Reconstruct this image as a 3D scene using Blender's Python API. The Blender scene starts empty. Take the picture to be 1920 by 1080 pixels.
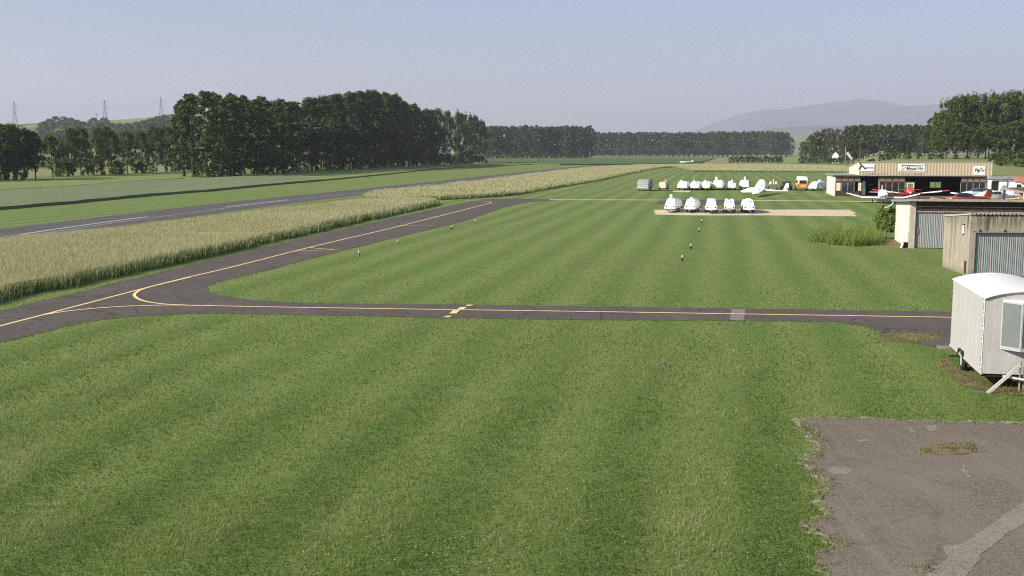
import bpy, bmesh, math, random
import numpy as np
from mathutils import Vector, Matrix
from mathutils.geometry import tessellate_polygon
R = math.radians
S = bpy.context.scene
COL = S.collection
random.seed(7)

# ---------------------------------------------------------------- camera, sky, sun, exposure
CH = 6.5                      # camera height above the grass
F = 2000.0                    # focal length in photograph pixels (photo 1920 x 1080)
PITCH = math.atan((540 - 284) / F)
cs, sn = math.cos(PITCH), math.sin(PITCH)
cam = bpy.data.cameras.new("camera")
cam.sensor_width = 36.0
cam.lens = 36.0 * F / 1920.0
cam.clip_start = 0.1
cam.clip_end = 30000
camo = bpy.data.objects.new("camera", cam)
camo.location = (0, 0, CH)
camo.rotation_euler = (math.pi / 2 - PITCH, 0, 0)
COL.objects.link(camo)
S.camera = camo

SUN_AZ, SUN_EL = R(-113), R(31)         # measured clockwise from +Y
w = bpy.data.worlds.new("World")
S.world = w
w.use_nodes = True
nt = w.node_tree
sky = nt.nodes.new('ShaderNodeTexSky')
sky.sky_type = 'NISHITA'
sky.sun_disc = False
sky.sun_elevation = SUN_EL
sky.sun_rotation = SUN_AZ
sky.air_density = 1.0
sky.dust_density = 1.2
sky.ozone_density = 4.0
tin = nt.nodes.new('ShaderNodeMixRGB'); tin.blend_type = 'MULTIPLY'; tin.inputs[0].default_value = 1; tin.inputs[2].default_value = (1.0, .95, 1.0, 1)
nt.links.new(sky.outputs[0], tin.inputs[1])
nt.links.new(tin.outputs[0], nt.nodes['Background'].inputs[0])
nt.nodes['Background'].inputs[1].default_value = 0.074
sun = bpy.data.lights.new("sun", 'SUN')
sun.energy = 4.4
sun.angle = R(0.53)
sun.color = (1.0, 0.92, 0.77)
suno = bpy.data.objects.new("sun", sun)
to_sun = Vector((math.sin(SUN_AZ) * math.cos(SUN_EL), math.cos(SUN_AZ) * math.cos(SUN_EL), math.sin(SUN_EL)))
suno.rotation_euler = to_sun.to_track_quat('Z', 'Y').to_euler()
COL.objects.link(suno)
S.view_settings.view_transform = 'Standard'
S.view_settings.look = 'None'
S.view_settings.gamma = 1
S.view_settings.exposure = 0.98
S.cycles.max_bounces = 6
S.cycles.diffuse_bounces = 3
S.cycles.volume_bounces = 1
S.cycles.use_denoising = False
S.cycles.filter_width = 1.1

# ---------------------------------------------------------------- survey helpers: bearings of the photograph -> metres
def gy(py, z=0.0):
    k = (540 - py) / F
    return (z - CH) * (cs + k * sn) / (k * cs - sn)
def xat(px, Y, z=0.0):
    return (px - 960) / F * (Y * cs + (CH - z) * sn)
def zat(py, Y):
    k = (540 - py) / F
    return CH + Y * (k * cs - sn) / (cs + k * sn)
def G(px, py, z=0.0):
    Y = gy(py, z)
    return (xat(px, Y, z), Y)
def GP(pts, z=0.0):
    return [G(a, b, z) for a, b in pts]
def smooth(t):
    t = np.clip(t, 0, 1)
    return t * t * (3 - 2 * t)
TH = R(11)                    # the buildings and the runway share this heading
E1 = Vector((math.cos(TH), -math.sin(TH), 0))
E2 = Vector((math.sin(TH), math.cos(TH), 0))
def lx(o, px, ly=0.0, z=0.0):
    """local x (along E1 from o) at which a bearing px is met, on the line ly behind o"""
    k = (px - 960) / F
    bx, by = o[0] + E2.x * ly, o[1] + E2.y * ly
    # bx + a*E1x = k*((by + a*E1y)*cs + (CH-z)*sn)
    return (k * (by * cs + (CH - z) * sn) - bx) / (E1.x - k * E1.y * cs)

# ---------------------------------------------------------------- naming helpers
def tag(o, label=None, cat=None, group=None, kind=None):
    if label: o['label'] = label
    if cat: o['category'] = cat
    if group: o['group'] = group
    if kind: o['kind'] = kind
    return o
def thing(name, label, cat, loc=(0, 0, 0), rz=0.0, group=None, scale=(1, 1, 1)):
    o = bpy.data.objects.new(name, None)
    o.empty_display_size = 0.3
    COL.objects.link(o)
    o.location = loc
    o.rotation_euler = (0, 0, rz)
    o.scale = scale
    return tag(o, label, cat, group)
def link(name, me, parent=None):
    o = bpy.data.objects.new(name, me)
    COL.objects.link(o)
    if parent: o.parent = parent
    return o
ORD = ["first", "second", "third", "fourth", "fifth", "sixth", "seventh", "eighth", "ninth", "tenth", "eleventh", "twelfth",
       "thirteenth", "fourteenth", "fifteenth", "sixteenth", "seventeenth", "eighteenth", "nineteenth", "twentieth"]
for tens in ("twenty", "thirty", "forty", "fifty"):
    if tens != "twenty": ORD.append({"thirty": "thirtieth", "forty": "fortieth", "fifty": "fiftieth"}[tens])
    ORD += [tens + "-" + u for u in ORD[:9]]

# ---------------------------------------------------------------- mesh helpers
class MB:
    def __init__(s): s.v, s.f = [], []
    def add(s, vs, fs):
        n = len(s.v)
        s.v += [tuple(v) for v in vs]
        s.f += [tuple(n + i for i in f) for f in fs]
        return s
    def box(s, x0, x1, y0, y1, z0, z1):
        return s.add([(x0, y0, z0), (x1, y0, z0), (x1, y1, z0), (x0, y1, z0), (x0, y0, z1), (x1, y0, z1), (x1, y1, z1), (x0, y1, z1)],
                     [(0, 3, 2, 1), (4, 5, 6, 7), (0, 1, 5, 4), (1, 2, 6, 5), (2, 3, 7, 6), (3, 0, 4, 7)])
    def loft(s, rings, cap=True):
        n = len(rings[0]); b = len(s.v)
        for r in rings: s.v += [tuple(p) for p in r]
        for i in range(len(rings) - 1):
            for j in range(n):
                k = (j + 1) % n
                s.f.append((b + i * n + j, b + i * n + k, b + (i + 1) * n + k, b + (i + 1) * n + j))
        if cap:
            s.f.append(tuple(b + j for j in reversed(range(n))))
            s.f.append(tuple(b + (len(rings) - 1) * n + j for j in range(n)))
        return s
    def tube(s, p0, p1, r0, r1=None, n=8):
        r1 = r0 if r1 is None else r1
        p0, p1 = Vector(p0), Vector(p1)
        d = (p1 - p0).normalized()
        a = d.orthogonal().normalized(); c = d.cross(a)
        ring = lambda p, r: [p + (a * math.cos(2 * math.pi * i / n) + c * math.sin(2 * math.pi * i / n)) * r for i in range(n)]
        return s.loft([ring(p0, r0), ring(p1, r1)])
    def prism(s, poly, axis, a0, a1):
        """poly of 2D points extruded along axis 'x' (y,z), 'y' (x,z) or 'z' (x,y)"""
        mk = {'x': lambda p, a: (a, p[0], p[1]), 'y': lambda p, a: (p[0], a, p[1]), 'z': lambda p, a: (p[0], p[1], a)}[axis]
        return s.loft([[mk(p, a0) for p in poly], [mk(p, a1) for p in poly]])
    def disc(s, c, axis, r, t, n=16, dish=0.0):
        c = Vector(c); ax = {'x': Vector((1, 0, 0)), 'y': Vector((0, 1, 0)), 'z': Vector((0, 0, 1))}[axis]
        return s.tube(c - ax * t / 2, c + ax * t / 2, r, r, n)
    def torus(s, c, axis, r, t, w=None, n=18, m=8):
        """a tyre: axle along axis"""
        w = w or t
        rings = []
        for i in range(n):
            a = 2 * math.pi * i / n
            ring = []
            for j in range(m):
                q = 2 * math.pi * j / m
                rr = r - t + t * math.cos(q); ww = w * math.sin(q)
                u, v = rr * math.cos(a), rr * math.sin(a)
                ring.append({'x': (c[0] + ww, c[1] + u, c[2] + v), 'y': (c[0] + u, c[1] + ww, c[2] + v)}[axis])
            rings.append(ring)
        rings.append(rings[0])
        return s.loft(rings, False)
    def build(s, name, mat, parent=None, sm=False, bev=0.0, label=None):
        me = bpy.data.meshes.new(name)
        me.from_pydata(s.v, [], s.f)
        bm = bmesh.new(); bm.from_mesh(me)
        bmesh.ops.remove_doubles(bm, verts=bm.verts, dist=1e-5)
        bmesh.ops.recalc_face_normals(bm, faces=bm.faces)
        if bev:
            es = [e for e in bm.edges if len(e.link_faces) == 2 and e.calc_face_angle(0) > 0.5]
            bmesh.ops.bevel(bm, geom=es, offset=bev, segments=2, affect='EDGES', profile=0.6)
        bm.to_mesh(me); bm.free()
        if sm:
            for p in me.polygons: p.use_smooth = True
            try: me.set_sharp_from_angle(angle=R(40))
            except Exception: pass
        me.materials.append(mat)
        o = link(name, me, parent)
        if label: o['label'] = label
        return o
def rrect(w, z0, z1, r, y, n=4, rb=None, cx=0.0):
    """rounded rectangle ring in the plane y"""
    rb = r * 0.3 if rb is None else rb
    pts = []
    for (sx, zz, rad, a0) in ((1, z0, rb, -90), (1, z1, r, 0), (-1, z1, r, 90), (-1, z0, rb, 180)):
        ccx = cx + sx * (w - rad); ccz = zz + rad if zz == z0 else zz - rad
        for i in range(n + 1):
            a = R(a0 + 90 * i / n)
            pts.append((ccx + rad * math.cos(a), y, ccz + rad * math.sin(a)))
    return pts
def np_mesh(name, V, Fc, mat, parent=None, tint=None, hgt=None):
    me = bpy.data.meshes.new(name)
    n, m, k = len(V), len(Fc), Fc.shape[1]
    me.vertices.add(n); me.vertices.foreach_set('co', np.asarray(V, np.float32).ravel())
    me.loops.add(m * k); me.loops.foreach_set('vertex_index', np.asarray(Fc, np.int32).ravel())
    me.polygons.add(m); me.polygons.foreach_set('loop_start', np.arange(0, m * k, k, dtype=np.int32))
    try: me.polygons.foreach_set('loop_total', np.full(m, k, np.int32))
    except Exception: pass
    me.update(calc_edges=True)
    if tint is not None:
        a = me.attributes.new('tint', 'FLOAT', 'FACE'); a.data.foreach_set('value', np.asarray(tint, np.float32))
    if hgt is not None:
        a = me.attributes.new('hgt', 'FLOAT', 'POINT'); a.data.foreach_set('value', np.asarray(hgt, np.float32))
    me.materials.append(mat)
    return me if parent == 'mesh' else link(name, me, parent)
def in_poly(X, Y, poly):
    P = np.array(poly); ins = np.zeros(len(X), bool)
    x1, y1 = P[-1]
    for x2, y2 in P:
        c = ((y2 > Y) != (y1 > Y)) & (X < (x1 - x2) * (Y - y2) / ((y1 - y2) if y1 != y2 else 1e-9) + x2)
        ins ^= c; x1, y1 = x2, y2
    return ins
def ragged(poly, step, amp, seed=1, closed=True):
    """subdivide a world outline and shake it: worn edges"""
    rg = random.Random(seed); out = []
    n = len(poly)
    for i in range(n if closed else n - 1):
        a, b = Vector(poly[i]), Vector(poly[(i + 1) % n])
        L = (b - a).length; m = max(1, min(60, int(L / step)))
        for j in range(m):
            p = a.lerp(b, j / m); s = amp if 0 < j else amp * 0.4
            out.append((p.x + rg.uniform(-s, s), p.y + rg.uniform(-s, s)))
    return out
def sheet(name, poly, z, mat, kind='structure'):
    t = tessellate_polygon([[Vector((x, y, 0)) for x, y in poly]])
    mb = MB().add([(x, y, z) for x, y in poly], t)
    o = mb.build(name, mat)
    me = o.data
    if me.polygons and me.polygons[0].normal.z < 0: me.flip_normals()
    return tag(o, kind=kind)
def ribbon(mb, pts, wd, z):
    P = [Vector(p) for p in pts]
    L, Rr = [], []
    for i, p in enumerate(P):
        d = (P[min(i + 1, len(P) - 1)] - P[max(i - 1, 0)]).normalized(); n = Vector((-d.y, d.x))
        L.append(p + n * wd / 2); Rr.append(p - n * wd / 2)
    vs = [(p.x, p.y, z) for p in L] + [(p.x, p.y, z) for p in Rr]; n = len(P)
    mb.add(vs, [(i, n + i, n + i + 1, i + 1) for i in range(n - 1)])
def spline(pts, m=6):
    out = []; n = len(pts)
    for i in range(n - 1):
        p0, p1, p2, p3 = (Vector(pts[max(i - 1, 0)]), Vector(pts[i]), Vector(pts[i + 1]), Vector(pts[min(i + 2, n - 1)]))
        for j in range(m):
            t = j / m
            q = 0.5 * ((2 * p1) + (p2 - p0) * t + (2 * p0 - 5 * p1 + 4 * p2 - p3) * t * t + (3 * p1 - p0 - 3 * p2 + p3) * t ** 3)
            out.append((q.x, q.y))
    out.append(tuple(pts[-1]))
    return out
def text_mesh(s, size, mat, name, parent, loc, rot, shear=0.0, extr=0.01, weight=0.0):
    c = bpy.data.curves.new(name, 'FONT'); c.body = s; c.size = size; c.shear = shear; c.extrude = extr; c.offset = weight
    c.align_x = 'CENTER'; c.align_y = 'CENTER'
    o = bpy.data.objects.new(name, c); COL.objects.link(o)
    bpy.context.view_layer.update()
    me = bpy.data.meshes.new_from_object(o.evaluated_get(bpy.context.evaluated_depsgraph_get()))
    bpy.data.objects.remove(o)
    me.materials.clear(); me.materials.append(mat)
    r = link(name, me, parent); r.location = loc; r.rotation_euler = rot
    return r

# ---------------------------------------------------------------- materials
class NT:
    def __init__(s, name):
        s.m = bpy.data.materials.new(name); s.m.use_nodes = True; s.t = s.m.node_tree
        s.b = s.t.nodes['Principled BSDF']; s.out = s.t.nodes['Material Output']
    def n(s, ty, **kw):
        nd = s.t.nodes.new(ty)
        for k, v in kw.items(): setattr(nd, k, v)
        return nd
    def l(s, a, b): s.t.links.new(a, b)
    def math(s, op, a, b=None, c=None):
        nd = s.n('ShaderNodeMath', operation=op)
        for i, v in enumerate((a, b, c)):
            if v is None: continue
            if isinstance(v, (int, float)): nd.inputs[i].default_value = v
            else: s.l(v, nd.inputs[i])
        return nd.outputs[0]
    def mix(s, fac, a, b, mode='MIX'):
        nd = s.n('ShaderNodeMixRGB', blend_type=mode)
        for i, v in enumerate((fac, a, b)):
            if isinstance(v, (int, float)): nd.inputs[i].default_value = v
            elif isinstance(v, tuple): nd.inputs[i].default_value = v if len(v) == 4 else (*v, 1)
            else: s.l(v, nd.inputs[i])
        return nd.outputs[0]
    def pos(s, world=True, scale=(1, 1, 1), rz=0.0):
        src = s.n('ShaderNodeNewGeometry').outputs['Position'] if world else s.n('ShaderNodeTexCoord').outputs['Object']
        mp = s.n('ShaderNodeMapping'); s.l(src, mp.inputs[0])
        mp.inputs['Scale'].default_value = scale; mp.inputs['Rotation'].default_value = (0, 0, rz)
        return mp.outputs[0]
    def noise(s, v, scale, detail=6, rough=0.6, dist=0.0):
        nd = s.n('ShaderNodeTexNoise'); s.l(v, nd.inputs['Vector'])
        nd.inputs['Scale'].default_value = scale; nd.inputs['Detail'].default_value = detail
        nd.inputs['Roughness'].default_value = rough; nd.inputs['Distortion'].default_value = dist
        return nd.outputs['Fac']
    def step(s, v, a, b):
        nd = s.n('ShaderNodeMapRange', interpolation_type='SMOOTHSTEP'); s.l(v, nd.inputs[0])
        nd.inputs[1].default_value = a; nd.inputs[2].default_value = b
        return nd.outputs[0]
    def attr(s, name): return s.n('ShaderNodeAttribute', attribute_name=name).outputs['Fac']
    def bump(s, h, strength, dist=0.02):
        nd = s.n('ShaderNodeBump'); nd.inputs['Strength'].default_value = strength; nd.inputs['Distance'].default_value = dist
        s.l(h, nd.inputs['Height']); s.l(nd.outputs[0], s.b.inputs['Normal'])
    def fin(s, col, rough=0.8, metal=0.0, spec=0.3):
        if isinstance(col, tuple): s.b.inputs['Base Color'].default_value = (*col, 1)
        else: s.l(col, s.b.inputs['Base Color'])
        s.b.inputs['Roughness'].default_value = rough; s.b.inputs['Metallic'].default_value = metal
        s.b.inputs['Specular IOR Level'].default_value = spec
        return s.m
MC = {}
def plain(name, c, rough=0.6, metal=0.0, var=0.15, sc=3.0, bump=0.0, spec=0.3, world=False, stretch=(1, 1, 1)):
    """painted or raw surface: two close tones broken by noise"""
    if name in MC: return MC[name]
    t = NT(name)
    v = t.pos(world, stretch)
    f = t.step(t.noise(v, sc, 8, 0.65), 0.3, 0.7)
    col = t.mix(f, tuple(x * (1 - var) for x in c), tuple(min(1, x * (1 + var)) for x in c))
    if bump: t.bump(t.noise(v, sc * 6, 5), bump)
    MC[name] = t.fin(col, rough, metal, spec)
    return MC[name]
WHITE = plain('white_gelcoat', (.80, .80, .78), .35, var=.05)
CREAM = plain('cream_paint', (.66, .60, .47), .5, var=.08)
GREYT = plain('grey_tarpaulin', (.27, .29, .31), .7, var=.12)
DARK = plain('dark_rubber', (.02, .02, .02), .85)
BLACKP = plain('black_plastic', (.012, .012, .014), .5)
STEEL = plain('galvanised_steel', (.36, .37, .37), .45, .6)
RIM = plain('pale_wheel_rim', (.55, .55, .54), .4, .3)
REDL = plain('red_lamp_lens', (.28, .03, .03), .2)
GLASS = plain('dark_window_glass', (.018, .024, .03), .08, spec=.6, var=.3)
GLASSB = plain('blue_grey_glass', (.055, .065, .075), .08, spec=.6, var=.2)
REDP = plain('red_aircraft_paint', (.50, .035, .03), .3, spec=.5, var=.08)
ORNG = plain('orange_paint', (.62, .25, .03), .35, spec=.5, var=.06)
WOODD = plain('dark_stained_boards', (.055, .035, .028), .8, var=.35, sc=2, stretch=(7, 7, .5))
WOODB = plain('brown_board_panels', (.20, .135, .095), .75, var=.15, sc=2, stretch=(5, 5, .6))
WOODO = plain('orange_varnished_board', (.42, .22, .08), .6)
RENDER = plain('white_render_wall', (.62, .59, .53), .9, var=.10, sc=1.2)
WHITEW = plain('white_wall_paint', (.72, .72, .70), .8, var=.06, sc=1.2)
GREYR = plain('grey_roof_felt', (.24, .25, .26), .8, var=.2)
DARKR = plain('dark_roof_felt', (.05, .045, .045), .85, var=.3)
TRIM = plain('weathered_fascia_board', (.30, .28, .25), .8, var=.2)
BARK = plain('tree_bark', (.085, .072, .058), .95, var=.35, sc=1.5, stretch=(2, 2, .5))
def asphalt(name, c, patch, edge=1.0):
    t = NT(name); v = t.pos(True)
    g = t.noise(v, 24, 5, .85)
    col = t.mix(t.step(g, .3, .72), tuple(x * .42 for x in c), tuple(x * 1.6 for x in c))
    col = t.mix(t.math('MULTIPLY', t.step(t.noise(v, .35, 5, .6), .42, .66), .55), col, patch)
    col = t.mix(t.math('MULTIPLY', t.step(t.noise(v, 1.7, 8, .75, 1.0), .58, .7), .35), col, tuple(x * .45 for x in c))
    vs = t.pos(True, (3.0, .08, 1), R(11))
    col = t.mix(t.math('MULTIPLY', t.step(t.noise(vs, .9, 4), .5, .75), .3), col, tuple(x * 1.7 for x in c))
    # fine pale grit
    col = t.mix(t.math('MULTIPLY', t.step(t.noise(v, 34, 2, .5), .64, .70), .5), col, tuple(min(1, x * 3) for x in c))
    # cracks
    vo = t.n('ShaderNodeTexVoronoi', feature='DISTANCE_TO_EDGE'); t.l(t.pos(True), vo.inputs['Vector']); vo.inputs['Scale'].default_value = .28
    wob = t.math('ADD', vo.outputs['Distance'], t.math('MULTIPLY', t.math('SUBTRACT', t.noise(v, 2.5, 4), .5), .10))
    col = t.mix(t.math('MULTIPLY', t.step(wob, .012, .0), .6 * edge), col, tuple(x * .3 for x in c))
    t.bump(g, .5, .01)
    return t.fin(col, .9, 0, .2)
ASPH = asphalt('worn_asphalt', (.088, .074, .064), (.110, .093, .080))
RUNW = asphalt('runway_asphalt', (.088, .078, .076), (.115, .102, .097), .5)
APRON = asphalt('old_apron_asphalt', (.152, .128, .100), (.195, .166, .130), .35)
CONC = asphalt('pale_concrete_strip', (.205, .178, .148), (.25, .218, .178), .3)
YELL = plain('yellow_line_paint', (.76, .61, .29), .8, var=.22, sc=3, world=True)
WHTL = plain('white_line_paint', (.38, .37, .36), .8, var=.3, sc=2, world=True)
def sandmat():
    t = NT('pale_sand_and_gravel'); v = t.pos(True)
    c = t.mix(t.step(t.noise(v, 3, 8, .7), .3, .7), (.46, .37, .24), (.66, .56, .40))
    c = t.mix(t.math('MULTIPLY', t.step(t.noise(t.pos(True, (.7, 2.5, 1)), 1.1, 6, .7), .55, .68), .7), c, (.10, .12, .04))
    t.bump(t.noise(v, 20, 4), .5, .03)
    return t.fin(c, .95)
SAND = sandmat()
def dirtmat():
    t = NT('dry_trodden_soil'); v = t.pos(True)
    c = t.mix(t.step(t.noise(v, 5, 8, .7), .3, .7), (.12, .085, .045), (.24, .18, .10))
    c = t.mix(t.math('MULTIPLY', t.step(t.noise(v, 2.2, 6, .7), .45, .6), .8), c, (.06, .085, .02))
    return t.fin(c, .95)
DIRT = dirtmat()
DUST = plain('pale_edge_dust', (.27, .225, .16), .95, var=.4, sc=4, world=True)
def stripe_fac(t, freq=1 / 2.9):
    """mowing swathes, sheen of the leaning grass painted light and dark, along the runway heading"""
    sp = t.n('ShaderNodeSeparateXYZ'); t.l(t.pos(True, (1, 1, 1), TH), sp.inputs[0])
    u = t.math('ADD', sp.outputs[0], t.math('MULTIPLY', t.noise(t.pos(True), .05, 2), 1.5))
    u = t.math('ADD', u, t.math('MULTIPLY', t.noise(t.pos(True), .9, 4), .9))
    s = t.math('SINE', t.math('MULTIPLY', u, 2 * math.pi * freq))
    s = t.math('MULTIPLY', s, t.step(t.noise(t.pos(True, (1, .4, 1), TH), .13, 4), .22, .52))
    return t.math('MULTIPLY_ADD', s, .5, .5)
def grass_ground():
    t = NT('mown_grass'); v = t.pos(True)
    fine = t.noise(v, 16, 6, .75)
    c = t.mix(t.step(fine, .28, .72), (.052, .098, .016), (.180, .245, .066))
    mid = t.noise(v, 1.3, 7, .7)
    c = t.mix(t.math('MULTIPLY', t.step(mid, .35, .68), .5), c, (.085, .140, .030))
    st = stripe_fac(t)
    c = t.mix(t.math('MULTIPLY', st, .45), c, (.215, .260, .085))
    big = t.noise(v, .045, 5, .6)
    c = t.mix(t.math('MULTIPLY', t.step(big, .48, .68), .45), c, (.150, .165, .055))
    dry = t.noise(t.pos(True, (1, 1, 1)), .55, 8, .8)
    c = t.mix(t.math('MULTIPLY', t.step(dry, .60, .76), .5), c, (.19, .175, .08))
    # narrow pale clippings rows
    sp = t.n('ShaderNodeSeparateXYZ'); t.l(t.pos(True, (1, 1, 1), TH), sp.inputs[0])
    u = t.math('ADD', sp.outputs[0], t.math('MULTIPLY', t.noise(v, .05, 3), 2.5))
    fr = t.math('PINGPONG', u, 2.6)
    row = t.math('MULTIPLY', t.step(fr, .55, .1), t.step(t.noise(v, .02, 2), .40, .55))
    far = t.step(sp.outputs[1], 150, 190)
    c = t.mix(t.math('MULTIPLY', t.math('MULTIPLY', row, far), .7), c, (.22, .24, .10))
    t.bump(fine, .6, .05)
    return t.fin(c, .9, 0, .15)
GRASSM = grass_ground()
def bladem(name, ramp, trans=.25):
    """leaf or blade: colour by its own tint, a little light passes through"""
    t = NT(name)
    cr = t.n('ShaderNodeValToRGB'); t.l(t.attr('tint'), cr.inputs[0])
    els = cr.color_ramp.elements
    while len(els) < len(ramp): els.new(.5)
    for e, (p, c) in zip(els, ramp): e.position = p; e.color = (*c, 1)
    col = cr.outputs[0]
    oi = t.n('ShaderNodeObjectInfo')
    col = t.mix(t.math('MULTIPLY', oi.outputs['Random'], .45), col, t.mix(1.0, col, (.62, .70, .62), 'MULTIPLY'))
    df = t.n('ShaderNodeBsdfDiffuse'); tr = t.n('ShaderNodeBsdfTranslucent'); mx = t.n('ShaderNodeMixShader')
    t.l(col, df.inputs[0]); t.l(col, tr.inputs[0]); mx.inputs[0].default_value = trans
    t.l(df.outputs[0], mx.inputs[1]); t.l(tr.outputs[0], mx.inputs[2]); t.l(mx.outputs[0], t.out.inputs[0])
    return t.m
LEAFP = bladem('poplar_leaves', [(0, (.028, .056, .016)), (.5, (.076, .122, .034)), (1, (.30, .31, .12))], .35)
LEAFB = bladem('broadleaf_leaves', [(0, (.028, .058, .015)), (.5, (.074, .122, .030)), (1, (.27, .30, .11))], .35)
LEAFL = bladem('pale_young_leaves', [(0, (.09, .14, .025)), (.5, (.17, .24, .055)), (1, (.27, .32, .11))])
LEAFY = bladem('yellowish_leaves', [(0, (.05, .055, .022)), (.5, (.09, .09, .04)), (1, (.13, .125, .055))])
BLADE = bladem('grass_blades', [(0, (.042, .092, .013)), (.42, (.112, .190, .032)), (.75, (.210, .280, .078)), (1, (.37, .35, .17))], .42)
def haym():
    t = NT('tall_hay_stems')
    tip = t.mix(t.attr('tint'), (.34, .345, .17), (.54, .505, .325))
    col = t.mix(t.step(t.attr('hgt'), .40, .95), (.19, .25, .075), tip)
    df = t.n('ShaderNodeBsdfDiffuse'); tr = t.n('ShaderNodeBsdfTranslucent'); mx = t.n('ShaderNodeMixShader')
    t.l(col, df.inputs[0]); t.l(col, tr.inputs[0]); mx.inputs[0].default_value = .3
    t.l(df.outputs[0], mx.inputs[1]); t.l(tr.outputs[0], mx.inputs[2]); t.l(mx.outputs[0], t.out.inputs[0])
    return t.m
HAY = haym()
def cropm(name, c1, c2, c3, rows=True):
    t = NT(name); v = t.pos(True)
    c = t.mix(t.step(t.noise(v, 2.5, 8, .75), .3, .7), c1, c2)
    c = t.mix(t.math('MULTIPLY', t.step(t.noise(t.pos(True, (1, .12, 1), TH), .12, 5), .4, .7), .6), c, c3)
    t.bump(t.noise(v, 6, 6), .8, .15)
    return t.fin(c, .9, 0, .15)
def haycore():
    t = NT('hay_understorey'); v = t.pos(True)
    c = t.mix(t.step(t.noise(v, 5, 8, .8), .3, .7), (.28, .255, .115), (.50, .43, .25))
    c = t.mix(t.math('MULTIPLY', t.step(t.noise(v, .35, 6, .7), .4, .65), .5), c, (.38, .39, .165))
    sp = t.n('ShaderNodeSeparateXYZ'); t.l(v, sp.inputs[0])
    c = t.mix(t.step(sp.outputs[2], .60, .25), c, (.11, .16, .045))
    t.bump(t.noise(v, 6, 6), .8, .15)
    return t.fin(c, .95, 0, .1)
HAYCORE = haycore()
WHEAT = cropm('blue_green_wheat', (.125, .165, .080), (.165, .205, .105), (.185, .22, .10))
MEADOW = cropm('light_meadow', (.14, .19, .05), (.20, .25, .08), (.215, .26, .085))
BEET = cropm('dark_green_crop', (.055, .10, .028), (.085, .14, .040), (.10, .145, .05))
PALEF = cropm('pale_mown_field', (.17, .185, .07), (.24, .24, .11), (.20, .22, .08))
HAZE_D = 0.00013
# ---------------------------------------------------------------- ground, fields, paved surfaces
def flat(name, x0, x1, y0, y1, z, mat, kind='structure'):
    o = MB().add([(x0, y0, z), (x1, y0, z), (x1, y1, z), (x0, y1, z)], [(0, 1, 2, 3)]).build(name, mat)
    if o.data.polygons[0].normal.z < 0: o.data.flip_normals()
    return tag(o, kind=kind)
flat('ground', -16300, 16300, -3300, 16300, 0, GRASSM)

# taxiway (one sheet: slanting arm, near arm and the turn between them)
TAXI_PX = [(-330, 662), (-150, 619), (0, 583), (125, 553), (250, 522.5), (375, 492), (500, 462.5), (625, 434), (750, 406), (830, 388.5), (870, 380), (900, 374.2),
           (960, 372.5), (1030, 373), (1030, 376.2), (985, 380), (945, 389), (875, 414), (800, 432.5), (712, 453), (625, 475), (562, 490), (500, 507.5), (450, 518.5), (412, 528), (391, 535.5), (385, 541.5),
           (392, 548.5), (425, 556.5), (470, 562.5), (530, 567), (575, 568.8), (700, 570), (850, 571), (960, 572.5), (1150, 575.5), (1340, 578), (1560, 581.5), (1788, 585), (2150, 592), (2500, 598),
           (2500, 690), (2150, 668), (1900, 655), (1785, 648), (1748, 650), (1700, 640), (1664, 629.5), (1640, 618), (1616, 611.5), (1585, 606.5), (1556, 603.5), (1450, 602.5), (1340, 601), (1150, 600.5), (960, 598.5),
           (830, 596), (650, 592.5), (500, 589.5), (410, 587.8), (330, 589.5), (250, 594), (200, 598.5), (140, 608.5), (75, 625), (0, 642), (-150, 684), (-330, 740)]
TAXI = GP(TAXI_PX)
sheet('taxiway', ragged(TAXI, .5, .07, 3), .012, ASPH)
# runway, from beyond the left of the picture to the far end
RC = [G(-420, 514), G(-200, 478), G(37, 440), G(215, 414.5), G(400, 391), G(550, 373.5), G(698, 357.6), G(855, 340), G(1001, 323.5), G(1120, 310.5), G(1190, 303.5)]
RCS = spline(RC, 8)
def offset(pts, d):
    out = []
    for i, p in enumerate(pts):
        a, b = Vector(pts[max(i - 1, 0)]), Vector(pts[min(i + 1, len(pts) - 1)])
        t = (b - a).normalized(); out.append((p[0] + t.y * d, p[1] - t.x * d))
    return out
RUN = offset(RCS, -4.6) + offset(RCS, 4.4)[::-1]
sheet('runway', RUN, .010, RUNW)
# paved pad behind the trailers, beside the path
sheet('paved_pad', ragged(GP([(1236, 375.5), (1300, 374.8), (1392, 375.5), (1390, 384), (1300, 385), (1232, 383)]), .7, .15, 4), .012, ASPH)
sheet('footpath', ragged(GP([(1000, 374.0), (1180, 374.5), (1380, 375.2), (1575, 376.7), (1680, 377.8), (1680, 378.8), (1575, 377.7), (1380, 376.2), (1180, 375.4), (1000, 374.8)]), .8, .10, 5), .008, SAND)
sheet('hangar_forecourt', ragged(GP([(1650, 371), (1700, 369), (2000, 376), (2400, 384), (2400, 400), (2000, 396), (1760, 388), (1640, 381)]), 1, .2, 6), .010, ASPH)
sheet('sand_strip', ragged(GP([(1226, 393.5), (1300, 393), (1420, 393.2), (1540, 393), (1596, 393.4), (1606, 405.5), (1520, 405), (1420, 403.8), (1300, 404), (1228, 402.5)]), .5, .22, 8), .006, SAND)
sheet('sand_patch', ragged(GP([(1262, 357.5), (1295, 357.5), (1294, 360.5), (1262, 360)]), .5, .15, 9), .006, SAND)
sheet('dirt_patch', ragged(GP([(1646, 448), (1684, 446), (1700, 452), (1706, 465), (1676, 466), (1648, 462)]), .3, .12, 10), .006, DIRT)
sheet('dirt_patch', ragged(GP([(1770, 668), (1800, 690), (1845, 715), (1960, 722), (1960, 745), (1838, 738), (1790, 712), (1762, 690)]), .25, .10, 11), .006, DIRT)
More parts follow.
